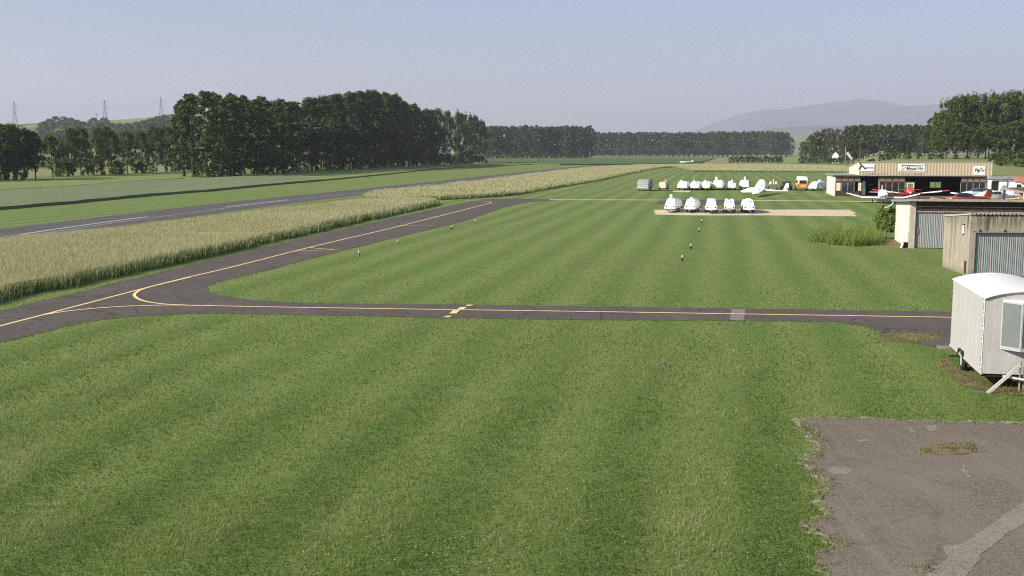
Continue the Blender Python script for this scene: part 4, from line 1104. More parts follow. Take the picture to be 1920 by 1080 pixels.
# ---------------------------------------------------------------- tarpaulin trailer in the right foreground
N0 = G(1840, 700, .45)
t = thing('tarpaulin_trailer', 'grey white tarpaulin covered trailer with barrel roof and bay window in the right foreground', 'trailer', (N0[0], N0[1], 0), R(-12))
Wc, Lc, zb, ze, zr = 2.25, 4.5, .45, 2.52, 2.74
def arch(y, x0, x1, z0, e, r, n=14):
    pts = [(x0, y, z0), (x1, y, z0)]
    for i in range(n + 1):
        u = i / n; x = x1 + (x0 - x1) * u
        pts.append((x, y, e + (r - e) * math.sin(math.pi * u) ** .8))
    return pts
rgc = random.Random(3)
mb = MB(); n = 24; vs, fs = [], []
for i in range(n + 1):
    for j in range(9):
        z = zb + (ze - zb) * j / 8; y = Lc * i / n
        vs.append((.018 * math.sin(i * 2.1) * math.sin(math.pi * j / 8) + rgc.uniform(-.004, .004), y, z))
for i in range(n):
    for j in range(8): a = i * 9 + j; fs.append((a, a + 1, a + 10, a + 9))
mb.add(vs, fs).build('side_sheet', FABRIC, t, sm=True)
mb = MB(); vs, fs = [], []
for i in range(n + 1):
    for j in range(9):
        z = zb + (ze - zb) * j / 8; vs.append((Wc + .018 * math.sin(i * 1.7) * math.sin(math.pi * j / 8), Lc * i / n, z))
for i in range(n):
    for j in range(8): a = i * 9 + j; fs.append((a, a + 1, a + 10, a + 9))
mb.add(vs, fs).build('side_sheet', FABRIC, t, sm=True)
def endsheet(y, mat, nm):
    mb = MB(); vs, fs = [], []; nx_, nz_ = 22, 18
    for i in range(nx_ + 1):
        u = i / nx_; x = Wc * u; top = ze + (zr - ze) * math.sin(math.pi * u) ** .8
        for j in range(nz_ + 1):
            v = j / nz_; q = math.sin(math.pi * u) * math.sin(math.pi * min(1, v * 1.1))
            vs.append((x, y - .02 * q * math.sin(x * 7 + v * 5) + .012 * math.sin(9 * v - 6 * u) * q, zb + (top - zb) * v))
    for i in range(nx_):
        for j in range(nz_): a = i * (nz_ + 1) + j; fs.append((a, a + nz_ + 1, a + nz_ + 2, a + 1))
    return mb.add(vs, fs).build(nm, mat, t, sm=True)
endsheet(0, FABRICF, 'front_sheet'); endsheet(Lc, FABRIC, 'rear_sheet')
ro = lambda y, g: [(x, yy, z + g) for x, yy, z in arch(y, -.025, Wc + .025, ze - .05, ze + .0, zr)[2:]]
def roofstrip(y0, y1, g, nm, drop=.05):
    a, b = ro(y0, g), ro(y1, g); k = len(a)
    inn = [(x, y, z - .03) for x, y, z in a], [(x, y, z - .03) for x, y, z in b]
    vs = a + b + inn[0] + inn[1]
    fs = [(i, i + 1, k + i + 1, k + i) for i in range(k - 1)] + [(2 * k + i + 1, 2 * k + i, 3 * k + i, 3 * k + i + 1) for i in range(k - 1)]
    fs += [(i + 1, i, 2 * k + i, 2 * k + i + 1) for i in range(k - 1)] + [(k + i, k + i + 1, 3 * k + i + 1, 3 * k + i) for i in range(k - 1)] + [(0, k, 3 * k, 2 * k), (2 * k - 1, k - 1, 3 * k - 1, 4 * k - 1)]
    return MB().add(vs, fs).build(nm, FABRICR, t, sm=True)
roofstrip(-.05, Lc + .05, .02, 'roof_sheet'); roofstrip(-.07, .02, .035, 'roof_hem'); roofstrip(.42, .47, .030, 'roof_hem')
# laced corner
MB().prism([(-.022, zb), (-.006, zb), (-.006, ze), (-.022, ze)], 'y', -.012, .10).build('corner_band', FABRICR, t)
for i in range(17):
    z = zb + .08 + i * .12; MB().tube((-.030, .012, z), (-.030, .075, z + .06 + .02 * (i % 3)), .008, n=5).build('lace', plain('dark_lace', (.10, .10, .10), .8), t)
MB().box(.0, Wc, .05, Lc - .05, .36, .445).build('chassis', DARK, t)
MB().box(-.03, .02, -.02, Lc, .42, .47).build('bottom_rail', plain('pale_bottom_rail', (.42, .41, .39), .6), t)
for x in (.06, Wc - .06):
    wl = MB().torus((x, Lc * .60, .30), 'x', .30, .085, .085).build('wheel', DARK, t, sm=True)
    MB().disc((x - .035 if x < 1 else x + .035, Lc * .60, .30), 'x', .19, .06).build('rim', RIM, wl)
MB().prism([(Lc * .60 - .38, .40), (Lc * .60 - .30, .62), (Lc * .60 + .30, .62), (Lc * .60 + .38, .40), (Lc * .60 + .34, .40), (Lc * .60 + .27, .58), (Lc * .60 - .27, .58), (Lc * .60 - .34, .40)], 'x', -.06, .14).build('mudguard', BLACKP, t)
MB().box(-.35, .30, Lc + .02, Lc + .30, .30, .36).build('step', STEEL, t)
# bay window
plan = [(.44, 0), (.86, -.40), (1.20, -.36), (1.75, -.30), (1.95, 0)]
z0, z1 = 1.20, 2.47
names = [('window_pane', plain('window_sheet_sun_tone', (.14, .16, .165), .35, var=.06, spec=.5)), ('window_pane', plain('window_sheet_shade_tone', (.085, .088, .092), .4, var=.08)), ('wood_panel', WOODO), ('window_pane', GLASSB)]  # bay panes: sunlit and turned-away tones painted into two copies of the sheet
bay = MB().prism(plan, 'z', z0 - .05, z0).build('bay_window', plain('bay_frame_grey', (.36, .37, .37), .5), t)
MB().prism([(a + (0 if i in (0, 4) else 0), b) for i, (a, b) in enumerate(plan)], 'z', z1, z1 + .04).build('bay_roof', FABRICR, bay)
for i in range(4):
    (xa, ya), (xb, yb) = plan[i], plan[i + 1]; d = Vector((xb - xa, yb - ya, 0)); L = d.length; d /= L; nn_ = Vector((d.y, -d.x, 0))
    def quadbox(u0, u1, za, zc, off, th):
        a = Vector((xa, ya, 0)) + d * u0 + nn_ * off; b = Vector((xa, ya, 0)) + d * u1 + nn_ * off; q = nn_ * -th
        return [(a.x, a.y, za), (b.x, b.y, za), (b.x + q.x, b.y + q.y, za), (a.x + q.x, a.y + q.y, za), (a.x, a.y, zc), (b.x, b.y, zc), (b.x + q.x, b.y + q.y, zc), (a.x + q.x, a.y + q.y, zc)]
    BF = [(0, 3, 2, 1), (4, 5, 6, 7), (0, 1, 5, 4), (1, 2, 6, 5), (2, 3, 7, 6), (3, 0, 4, 7)]
    MB().add(quadbox(.03, L - .03, z0, z1, -.004, .02), BF).build(names[i][0], names[i][1], bay)
    fr = MB()
    for u0, u1, za, zc in ((0, .03, z0, z1), (L - .03, L, z0, z1), (.03, L - .03, z1 - .05, z1), (.03, L - .03, z0, z0 + .04)): fr.add(quadbox(u0, u1, za, zc, .006, .04), BF)
    fr.build('frame', MC['bay_frame_grey'], bay)
m = MB().tube((.95, -.15, .05), (.95, -.15, .85), .028); m.tube((1.10, -.05, .30), (1.10, -.05, .80), .03); m.tube((.80, -.02, .32), (1.25, -.02, .32), .05)
m.tube((.55, -.05, .40), (1.10, -.55, .40), .04); m.tube((1.65, -.05, .40), (1.10, -.55, .40), .04)
m.build('drawbar', STEEL, t)
MB().box(1.02, 1.06, -.20, -.16, 0, .74).build('support_post', plain('brown_wooden_post', (.22, .14, .08), .8), t)
b = thing('wooden_prop', 'pale plank leaning diagonally from the grass against the front of the tarpaulin trailer', 'plank', (N0[0], N0[1], 0), R(-12))
d = Vector((.98, -.14, .78)); s = Vector((.06, -.52, .0)); u = (d - s).normalized(); side = u.cross(Vector((0, 1, 0))).normalized() * .045; th = Vector((0, .02, 0))
MB().add([s - side - th, s + side - th, s + side + th, s - side + th, d - side - th, d + side - th, d + side + th, d - side + th], [(0, 3, 2, 1), (4, 5, 6, 7), (0, 1, 5, 4), (1, 2, 6, 5), (2, 3, 7, 6), (3, 0, 4, 7)]).build('plank', plain('pale_sawn_wood', (.52, .49, .44), .8), b)
# ---------------------------------------------------------------- vehicles and trailers (rear or nose towards -Y in their own frame)
def wheel(parent, x, y, r, wd, mat=DARK):
    wl = MB().torus((x, y, r), 'x', r, r * .30, wd / 2).build('wheel', mat, parent, sm=True)
    MB().disc((x, y, r), 'x', r * .58, wd * .8).build('rim', RIM, wl)
def glider_trailer(px, py, rz, label, group, w=.60, h=1.50, L=6.5, hump=(1.5, .13, .38), col=WHITE, lamps=True, grey=False, slope=1.2, nosez=.85, double=False, hx=0.0, side=None, scale=1.0):
    X, Y = G(px, py)
    t = thing('glider_trailer', label, 'trailer', (X, Y, 0), rz, group, (scale,) * 3)
    z0 = .42
    rings = [rrect(w * .94, z0, nosez - .05, .10, 0, cx=0), rrect(w, z0, nosez, .14, .05)]
    for i in range(1, 5):
        u = i / 4; rings.append(rrect(w, z0, nosez + (h - nosez) * math.sin(u * math.pi / 2) ** .9, .10 + .06 * u, .05 + slope * u))
    rings += [rrect(w, z0, h * .99, .17, slope + 1.2), rrect(w * .97, z0, h * .93, .18, L * .6), rrect(w * .85, z0, h * .78, .28, L * .92), rrect(w * .7, z0 + .05, h * .68, .2, L)]
    rings = [[(x * (1 - .26 * max(0, z - .6) / .9), y, z) for x, y, z in r] for r in rings]
    MB().loft(rings).build('body', col, t, sm=True)
    if double:
        for sx in (-1, 1): MB().loft([rrect(.20, h - .2, h + .02, .1, slope * .8, cx=sx * .26), rrect(.24, h - .2, h + .14, .12, slope + .5, cx=sx * .26), rrect(.2, h - .25, h + .05, .1, slope + 3, cx=sx * .26)]).build('roof_bulge', col, t, sm=True)
    elif hump:
        y0, hw, hh = hump
        MB().loft([rrect(hw * .8, h - .25, h + hh * .75, hw * .6, y0, cx=hx), rrect(hw, h - .25, h + hh, hw * .7, y0 + .12, cx=hx), rrect(hw * .9, h - .25, h + hh * .8, hw * .6, y0 + .75, cx=hx), rrect(hw * .5, h - .25, h + .04, hw * .4, y0 + 1.25, cx=hx)]).build('fin_housing', col, t, sm=True)
    for x in (-w + .02, w - .02):
        wheel(t, x, L * .42, .28, .16)
        MB().prism([(L * .42 - .42, .38), (L * .42 - .30, .66), (L * .42 + .30, .66), (L * .42 + .42, .38)], 'x', x - .10 if x < 0 else x - .06, x + .06 if x < 0 else x + .10).build('mudguard', col if not grey else DARK, t)
    MB().box(-w * .9, w * .9, -.05, -.005, z0 - .02, z0 + .14).build('bumper', STEEL if grey else col, t, bev=.01)
    MB().box(-w * .9, w * .9, .1, L - .2, z0 - .12, z0 - .005).build('underframe', DARK, t)
    m = MB().tube((-.25, .05, z0), (0, -.75, .34), .035); m.tube((.25, .05, z0), (0, -.75, .34), .035); m.build('drawbar', STEEL, t)
    jw = MB().tube((.08, -.6, .12), (.08, -.6, .5), .03).build('jockey_leg', STEEL, t); MB().torus((.08, -.6, .09), 'x', .09, .03, .03, 10, 6).build('wheel', DARK, jw)
    if lamps:
        for x in (-w * .68, w * .68): MB().box(x - .075, x + .075, -.012, .03, nosez - .24, nosez - .12).build('lamp', plain('dark_red_lamp', (.06, .025, .03), .3), t)
        MB().box(w * .05, w * .42, slope * .42, slope * .42 + .02, nosez + .35, nosez + .43).build('number_plate', plain('dark_plate', (.05, .05, .06), .5), t)
        for x in (-w * .75, w * .75): MB().box(x - .04, x + .04, -.062, -.052, z0 + .02, z0 + .07).build('reflector', REDL, t)
    MB().box(-w - .004, -w + .02, L * .25, L * .30, .7, 1.0).build('hatch', plain('pale_hatch_grey', (.5, .5, .5), .5), t)
    return t
GRP1 = 'front row of parked glider trailers'
glider_trailer(1256, 399.2, R(-17), 'white glider trailer with a tall roof fin, leftmost of the front row on the sand', GRP1, hump=(1.15, .15, .42), hx=-.10)
glider_trailer(1293.5, 399.6, R(-16), 'white glider trailer with a low roof bulge, second from the left in the front row', GRP1, hump=(1.2, .22, .16), h=1.46)
glider_trailer(1333.5, 401, R(-10.5), 'plain smooth white glider trailer without roof fin, in the middle of the front row', GRP1, hump=None, h=1.52, slope=1.6)
glider_trailer(1367.5, 400.8, R(-11), 'white glider trailer with twin roof bulges and grey bumper, fourth in the front row', GRP1, double=True, grey=True, h=1.38, slope=.7)
glider_trailer(1404.5, 400.6, R(-8.5), 'white glider trailer with rounded nose and many dark reflectors, rightmost of the front row', GRP1, hump=(1.1, .30, .12), h=1.46, slope=.9)
GRP2 = 'back row of parked glider trailers'
glider_trailer(1279, 357, R(-16), 'white glider trailer with squat roof fin beside the sand patch in the back row', GRP2, scale=1.08, w=.82, h=1.38, hump=(.9, .18, .22), hx=-.25, lamps=False)
glider_trailer(1302.5, 357, R(-18), 'white glider trailer with small dark front mark, between two others in the back row', GRP2, scale=1.08, w=.80, h=1.36, hump=(.9, .16, .18), hx=-.25)
glider_trailer(1323, 357, R(-16), 'white glider trailer tucked close left of the tallest trailer in the back row', GRP2, scale=1.08, w=.70, h=1.40, hump=(.9, .16, .2), hx=-.2)
glider_trailer(1345, 356.5, R(-16), 'tallest white glider trailer with a chimney like roof fin, in the back row', GRP2, scale=1.08, w=.86, h=1.58, hump=(.8, .17, .48), hx=-.25)
glider_trailer(1372.5, 356.8, R(-10), 'narrow white glider trailer with pointed top, standing alone in the back row', GRP2, scale=1.08, w=.66, h=1.36, hump=(.5, .14, .26), slope=1.6)
t7 = glider_trailer(1395, 355.5, R(-18), 'white glider trailer with thin upright fin and dark open flank, just behind the parked glider', GRP2, scale=1.08, w=.84, h=1.52, hump=(.3, .14, .52), hx=.05, lamps=False, slope=.4, nosez=1.1)
MB().box(.846, .86, .5, 1.6, .55, 1.25).build('dark_side_opening', GLASS, t7)
glider_trailer(1523, 358.3, R(-56), 'rounded white trailer parked askew with dark wheels, at the right end of the back row', GRP2, scale=1.08, w=.80, h=1.45, L=2.7, hump=(1.5, .16, .30), slope=.8, lamps=False)
# grey tarpaulin trailer at the left end
X, Y = G(1205, 358)
t = thing('box_trailer', 'grey tarpaulin covered trailer with sloping front, at the left end of the back row', 'trailer', (X, Y, 0), R(-17))
MB().loft([rrect(.92, .5, 1.15, .06, 0), rrect(.95, .5, 1.25, .06, .08), rrect(.95, .5, 1.85, .10, .8), rrect(.95, .5, 1.88, .10, 1.2), rrect(.95, .5, 1.85, .10, 4.2)]).build('cover', GREYT, t, sm=True)
MB().box(-.95, .95, -.06, -.004, .40, .72).build('tailboard', plain('pale_grey_board', (.42, .43, .42), .6), t); MB().box(-.9, .9, .1, 4.1, .32, .49).build('underframe', DARK, t)
for x in (-.55, 0, .55): MB().box(x - .2, x + .2, -.01, .02, .82, 1.02).build('cover_flap', plain('light_grey_flap', (.45, .46, .47), .6), t)
for x in (-.9, .9): wheel(t, x, 2.2, .32, .2)
MB().tube((0, 0, .38), (-.9, -.7, .35), .05).build('drawbar', STEEL, t)
# small cream trailer
X, Y = G(1242, 357.5)
t = thing('cream_trailer', 'small cream trailer with round front and short flue, second from left in back row', 'trailer', (X, Y, 0), R(-16))
MB().loft([rrect(.52, .42, 1.35, .30, 0), rrect(.58, .40, 1.45, .30, .12), rrect(.58, .40, 1.45, .30, 1.2)]).build('tank_body', CREAM, t, sm=True)
MB().loft([rrect(.40, .5, 1.5, .08, 1.25, cx=.35), rrect(.40, .5, 1.5, .08, 2.4, cx=.35)]).build('engine_box', plain('tan_engine_cover', (.28, .25, .21), .7), t)
MB().tube((.28, 1.5, 1.4), (.28, 1.5, 1.85), .08).build('flue', CREAM, t); MB().box(-.55, .8, .1, 2.4, .28, .395).build('underframe', DARK, t)
for x in (-.55, .78): wheel(t, x, 1.2, .30, .18)
MB().tube((0, .05, .34), (0, -.7, .32), .05).build('drawbar', STEEL, t)
# open trailer with mast
X, Y = G(1450, 356)
t = thing('open_trailer', 'dark open trailer loaded with white fairings and an upright pole, between glider and dark car', 'trailer', (X, Y, 0), R(-10))
MB().box(-.72, .72, 0, 3.6, .45, .58).build('deck', plain('brown_grey_deck', (.12, .105, .085), .8), t); MB().box(-.72, .72, -.05, -.003, .42, .85).build('tailboard', plain('olive_grey_board', (.16, .15, .12), .8), t)
for x in (-.45, .5): MB().loft([rrect(.16, .60, 1.10, .12, .1, cx=x), rrect(.22, .60, 1.42, .18, .6, cx=x), rrect(.12, .60, 1.05, .1, 2.6, cx=x)]).build('fairing', CREAM, t, sm=True)
MB().tube((.02, .5, .58), (.02, .5, 1.85), .09).build('pole', CREAM, t); MB().box(-.65, .65, .05, .3, .9, 1.02).build('cross_bar', STEEL, t)
for x in (-.74, .74): wheel(t, x, 1.8, .30, .18)
# cars
def car(X, Y, rz, label, col, low=None, van=False, name='parked_car', group=None):
    t = thing(name, label, 'van' if van else 'car', (X, Y, 0), rz, group)
    if van:
        w, L = .86, 4.4
        MB().loft([rrect(w * .96, .35, 1.10, .08, 0), rrect(w, .30, 1.12, .06, .08), rrect(w, .30, 1.12, .06, L - .2), rrect(w * .9, .35, .95, .12, L)]).build('body', low, t, sm=True)
        MB().loft([rrect(w * .86, 1.123, 2.18, .18, .10), rrect(w * .91, 1.123, 2.30, .20, .30), rrect(w * .91, 1.123, 2.32, .20, L - 1.2), rrect(w * .90, 1.123, 1.95, .2, L - .65), rrect(w * .88, 1.123, 1.25, .06, L - .15)]).build('upper_body', col, t, sm=True)
        MB().prism([(-.60, 1.18), (.60, 1.18), (.54, 1.72), (-.54, 1.72)], 'y', .015, .07).build('rear_window', GLASS, t)
        for x in (-1, 1):
            for a, b in ((.5, 1.6), (1.75, 2.8), (2.95, 3.7)): MB().box(x * w * .935 - .012, x * w * .935 + .012, a, b, 1.22, 1.70).build('side_window', GLASS, t)
        MB().box(-.78, -.66, -.02, .01, .62, 1.0).build('tail_lamp', REDL, t); MB().box(.66, .78, -.02, .01, .62, 1.0).build('tail_lamp', REDL, t)
        MB().box(-.9, .9, -.10, -.01, .36, .52).build('bumper', plain('grey_bumper', (.2, .2, .2), .6), t, bev=.02); MB().box(-.26, .26, -.022, -.002, .70, .82).build('number_plate', SIGNW, t)
        r = .32
    else:
        w, L = .88, 4.3
        MB().loft([rrect(w * .92, .42, .85, .12, 0), rrect(w, .30, .98, .14, .12), rrect(w, .28, 1.0, .12, 1.4), rrect(w, .28, .96, .14, 3.2), rrect(w * .94, .32, .80, .14, L - .15), rrect(w * .85, .42, .70, .12, L)]).build('body', col, t, sm=True)
        MB().loft([rrect(w * .86, .95, 1.02, .05, .10), rrect(w * .80, .95, 1.42, .16, .50), rrect(w * .80, .95, 1.50, .18, 1.2), rrect(w * .80, .95, 1.46, .18, 2.1), rrect(w * .86, .95, 1.0, .03, 3.0)]).build('cabin', col, t, sm=True)
        MB().add([(-.58, .17, 1.05), (.58, .17, 1.05), (.50, .44, 1.36), (-.50, .44, 1.36), (-.58, .22, 1.03), (.58, .22, 1.03), (.50, .49, 1.34), (-.50, .49, 1.34)], [(0, 1, 2, 3), (4, 7, 6, 5), (0, 4, 5, 1), (1, 5, 6, 2), (2, 6, 7, 3), (3, 7, 4, 0)]).build('rear_window', GLASS, t)
        for x in (-1, 1):
            MB().prism([(.55, 1.04), (2.5, 1.04), (2.1, 1.36), (.75, 1.36)], 'x', x * w * .835 - .02, x * w * .835 + .02).build('side_window', GLASS, t)
            MB().box(x * .72 - .09, x * .72 + .09, -.01, .08, .72, .92).build('tail_lamp', REDL, t)
        MB().box(-.80, .80, -.06, .02, .42, .60).build('bumper', BLACKP, t, bev=.02); MB().box(-.26, .26, -.022, .012, .66, .78).build('number_plate', SIGNW, t)
        r = .32
    for x in (-w + .06, w - .06):
        for y in (.85, L - .85): wheel(t, x, y, r, .2)
    return t
DKB = plain('dark_blue_grey_car_paint', (.055, .06, .085), .25, .4, spec=.5)
DKC = plain('black_blue_car_paint', (.02, .022, .04), .25, .3, spec=.5)
X, Y = G(1475.5, 356.8); car(X, Y, R(-10), 'dark blue grey car seen from behind, left of the orange and white van', DKB)
X, Y = G(1505, 357.5); car(X, Y, R(-10), 'van with white upper half and orange lower half, parked in the back row', WHITE, ORNG, True, 'parked_van')
car(*P_at(1862, 146)[:2], R(60), 'black blue car half hidden at the corner pillar of the beige hangar', DKC)
car(*P_at(1878, 140)[:2], R(75), 'dark car half hidden beside the brown carport roof', DKC)

# ---------------------------------------------------------------- aeroplanes
def ell(w, h, y, z, n=16, p=.6):
    out = []
    for i in range(n):
        a = 2 * math.pi * i / n; c, s = math.cos(a), math.sin(a)
        out.append((w * math.copysign(abs(c) ** p, c), y, z + h * math.copysign(abs(s) ** p, s)))
    return out
def wing_ring(x, y0, ch, z, th):
    return [(x, y0, z), (x, y0 + ch * .08, z + th * .7), (x, y0 + ch * .35, z + th), (x, y0 + ch, z + .01), (x, y0 + ch * .4, z - th * .5), (x, y0 + ch * .08, z - th * .5)]
def aeroplane(X, Y, rz, label, body, wing=None, canopy=None, span=8.7, crank=False, dih=.10, stripe=None, cabin=False, name='light_aeroplane', openc=False, group='light aeroplanes in front of the hangar'):
    wing = wing or body; canopy = canopy or GLASS
    t = thing(name, label, 'aeroplane', (X, Y, 0), rz, group)
    MB().loft([ell(.20, .20, -2.35, 1.0), ell(.48, .38, -2.2, 1.0), ell(.56, .46, -1.5, 1.0), ell(.60, .52, -.4, 1.02), ell(.60, .52, .8, 1.04), ell(.42, .40, 2.0, 1.08), ell(.22, .26, 3.4, 1.15), ell(.07, .14, 4.7, 1.22)]).build('fuselage', body, t, sm=True)
    if cabin:
        MB().loft([ell(.50, .10, -1.2, 1.42), ell(.54, .36, -.55, 1.48), ell(.56, .44, .2, 1.5), ell(.52, .40, 1.3, 1.46), ell(.30, .14, 2.6, 1.36)]).build('cabin', body, t, sm=True)
        for x in (-1, 1):
            for a, b in ((-.45, .15), (.28, .80), (.93, 1.30)): MB().box(x * .535 - .04, x * .535 + .04, a, b, 1.52, 1.76).build('side_window', GLASS, t)
        MB().add([(-.42, -1.08, 1.50), (.42, -1.08, 1.50), (.40, -.60, 1.82), (-.40, -.60, 1.82), (-.42, -1.02, 1.46), (.42, -1.02, 1.46), (.40, -.54, 1.78), (-.40, -.54, 1.78)], [(0, 1, 2, 3), (4, 7, 6, 5), (0, 4, 5, 1), (1, 5, 6, 2), (2, 6, 7, 3), (3, 7, 4, 0)]).build('windscreen', GLASS, t)
    elif openc:
        m = MB()
        for k in (0, 1): m.tube((-.42 + .84 * k, .2, 1.45), (-.38 + .76 * k, .45, 2.2), .035, n=6)
        m.tube((-.38, .45, 2.2), (.38, .45, 2.2), .035, n=6); m.build('open_canopy_frame', WHITEW, t)
        MB().loft([ell(.34, .10, -.5, 1.45), ell(.36, .22, -.1, 1.5), ell(.34, .10, .3, 1.45)]).build('cockpit_coaming', body, t, sm=True)
    else:
        ck = .5 if canopy is WHITE else 1.0
        MB().loft([ell(.40, .06, -1.15, 1.42), ell(.50, .36 * ck, -.5, 1.46), ell(.52, .42 * ck, .2, 1.48), ell(.46, .32 * ck, 1.0, 1.46), ell(.25, .08, 1.9, 1.40)]).build('canopy', canopy, t, sm=True)
    h = span / 2
    for sx, nm in ((-1, 'wing'), (1, 'wing')):
        if crank: rs = [wing_ring(0, -.55, 1.7, .62, .16), wing_ring(sx * h * .56, -.55, 1.7, .66, .16), wing_ring(sx * h * .98, -.35, 1.0, .66 + h * .42 * .27, .10), wing_ring(sx * h, -.2, .8, .66 + h * .44 * .27, .04)]
        else: rs = [wing_ring(0, -.55, 1.6, .66, .16), wing_ring(sx * h * .5, -.5, 1.5, .66 + h * .5 * dih, .15), wing_ring(sx * h * .96, -.4, 1.25, .66 + h * .96 * dih, .11), wing_ring(sx * h, -.2, .9, .66 + h * dih, .04)]
        wg = MB().loft(rs).build(nm, wing, t, sm=True)
        if stripe: MB().loft([[(x * 1.002, y, z + .012) for x, y, z in wing_ring(sx * h * a, -.52 + .05, .55, .66 + h * a * dih, .13)] for a in (.30, .55, .8)]).build('wing_stripe', stripe, wg, sm=True)
        rs = [[(x, y + 3.85, z) for x, y, z in wing_ring(0, 0, .95, 1.2, .06)], [(x, y + 3.95, z) for x, y, z in wing_ring(sx * 1.55, 0, .75, 1.22, .04)]]
        MB().loft(rs).build('tailplane', wing, t, sm=True)
    MB().loft([[(-.05, 3.5, 1.25), (.05, 3.5, 1.25), (.05, 4.85, 1.22), (-.05, 4.85, 1.22)], [(-.02, 4.25, 2.15), (.02, 4.25, 2.15), (.02, 4.95, 2.15), (-.02, 4.95, 2.15)]]).build('fin', body, t)
    for x, y in ((-1.25, .25), (1.25, .25), (0, -1.75)):
        leg = MB().tube((x, y, .2), (x, y, .68 if x else .8), .04).build('landing_leg', STEEL, t); MB().torus((x, y, .19), 'x', .19, .07, .07, 14, 6).build('wheel', DARK, leg, sm=True)
    MB().tube((0, -2.62, 1.0), (0, -2.35, 1.0), .03, .17, 12).build('spinner', WHITE, t, sm=True)
    MB().prism([(-.95, .93), (-.2, .90), (.2, 1.02), (.95, 1.04), (.95, 1.10), (.2, 1.10), (-.2, .98), (-.95, .99)], 'y', -2.47, -2.43).build('propeller', BLACKP, t)
    for x in (-.26, .26): MB().disc((x, -2.19, 1.08), 'y', .11, .03, 10).build('air_intake', BLACKP, t)
    return t
aeroplane(*P_at(1655, 136)[:2], R(-17), 'white low wing aeroplane with cranked wings and covered canopy, left of the red one', WHITE, span=8.9, crank=True, canopy=WHITE)
aeroplane(*P_at(1706, 145)[:2], R(-19), 'red low wing aeroplane with white patched leading edges and open canopy', REDP, span=9.9, dih=.13, stripe=WHITE, openc=True)
aeroplane(*P_at(1803, 121)[:2], R(-62), 'red and orange aeroplane with dark canopy just above the middle shed roof', plain('coral_red_paint', (.52, .09, .04), .3, spec=.5), wing=ORNG)
aeroplane(*P_at(1852, 127)[:2], R(-70), 'white cabin aeroplane with a row of side windows and yellow wings', WHITE, wing=plain('yellow_wing_paint', (.60, .40, .10), .4), cabin=True)
aeroplane(*P_at(1831, 137)[:2], R(-68), 'white aeroplane mostly hidden behind the cabin aeroplane with yellow wings', WHITE, canopy=GLASSB)
X, Y = G(1283, 307.6)
aeroplane(X, Y, R(-82), 'tiny white aeroplane far away on the runway end, nose to the left', WHITE, span=8.5, group='distant aeroplane')

# glider resting on its near wingtip
X, Y = G(1421.5, 366)
t = thing('glider', 'white glider resting on its near wingtip with the far wing raised, between the trailer rows', 'glider', (X, Y, 0), 0)
t.rotation_euler = (R(6.5), 0, R(-17))
def ellx(w, h, x, z, n=12): return [(x, w * math.cos(2 * math.pi * i / n), z + h * math.sin(2 * math.pi * i / n)) for i in range(n)]
MB().loft([ellx(.03, .03, -2.6, .55), ellx(.20, .22, -2.3, .56), ellx(.29, .36, -1.5, .62), ellx(.31, .42, -.6, .68), ellx(.26, .34, .3, .74), ellx(.15, .18, 1.3, .74), ellx(.10, .12, 3.0, .70), ellx(.06, .09, 4.2, .68)]).build('fuselage', WHITE, t, sm=True)
MB().loft([ellx(.10, .05, -1.9, .86), ellx(.24, .24, -1.4, .88), ellx(.26, .28, -.8, .92), ellx(.12, .06, -.1, 1.02)]).build('canopy', WHITE, t, sm=True)
for sy in (-1, 1):
    rs = []
    for u, ch in ((0, 1.5), (.35, 1.45), (.7, 1.15), (.95, .75), (1, .4)):
        y = sy * 7.5 * u; z = .95 + 7.5 * u * .05
        rs.append([(px_, y, z + pz) for px_, pz in ((-.35 * ch - .1, 0), (-.25 * ch - .1, .07 * ch), (.1 * ch, .09 * ch), (.65 * ch - .1, .01), (.1 * ch, -.04 * ch), (-.25 * ch - .1, -.04 * ch))])
    wg = MB().loft(rs).build('wing', WHITE, t, sm=True)
    MB().box(.08, .34, sy * 2.6 - .35, sy * 2.6 + .35, 1.175, 1.19).build('registration_mark', plain('dark_registration_paint', (.08, .08, .10), .6), wg)
MB().loft([[(3.55, -.05, .72), (3.55, .05, .72), (4.35, .05, .66), (4.35, -.05, .66)], [(4.0, -.025, 1.85), (4.0, .025, 1.85), (4.45, .02, 1.85), (4.45, -.02, 1.85)]]).build('fin', WHITE, t)
MB().box(4.02, 4.25, -.062, -.052, .95, 1.12).build('tail_mark', plain('dark_registration_paint', (.08, .08, .10), .6), t)
for sy in (-1, 1): MB().loft([[(3.75, sy * .04, 1.22), (3.95, sy * .04, 1.25), (4.3, sy * .04, 1.22)], [(3.95, sy * 1.25, 1.24), (4.05, sy * 1.25, 1.26), (4.3, sy * 1.25, 1.24)]]).build('tailplane', WHITE, t)
MB().torus((-.3, 0, .22), 'y', .22, .07, .07, 14, 6).build('main_wheel', DARK, t)

# ---------------------------------------------------------------- windsock, markers, house, pylons
X, Y = xat(1582.5, 176), 176
t = thing('windsock', 'limp pale windsock with dark red tip on a tall pole left of the beige hangar', 'windsock', (X, Y, 0))
MB().tube((0, 0, 0), (0, 0, zat(274.5, Y)), .06, .045).build('pole', STEEL, t)
zt_ = zat(286, Y); zb_ = zat(301, Y); rs = []
def ringd(c, r, ax):
    a = ax.orthogonal().normalized(); b2 = ax.cross(a); return [c + (a * math.cos(6.2832 * i / 10) + b2 * math.sin(6.2832 * i / 10)) * r for i in range(10)]
ax = Vector((.75, -.1, -1)).normalized(); p0 = Vector((.28, 0, zt_))
L = (zt_ - zb_) / -ax.z
so = MB().loft([ringd(p0, .27, ax), ringd(p0 + ax * L * .4, .24, ax), ringd(p0 + ax * L * .82, .20, ax)], False).build('sock', plain('pale_sock_fabric', (.60, .60, .58), .8), t, sm=True)
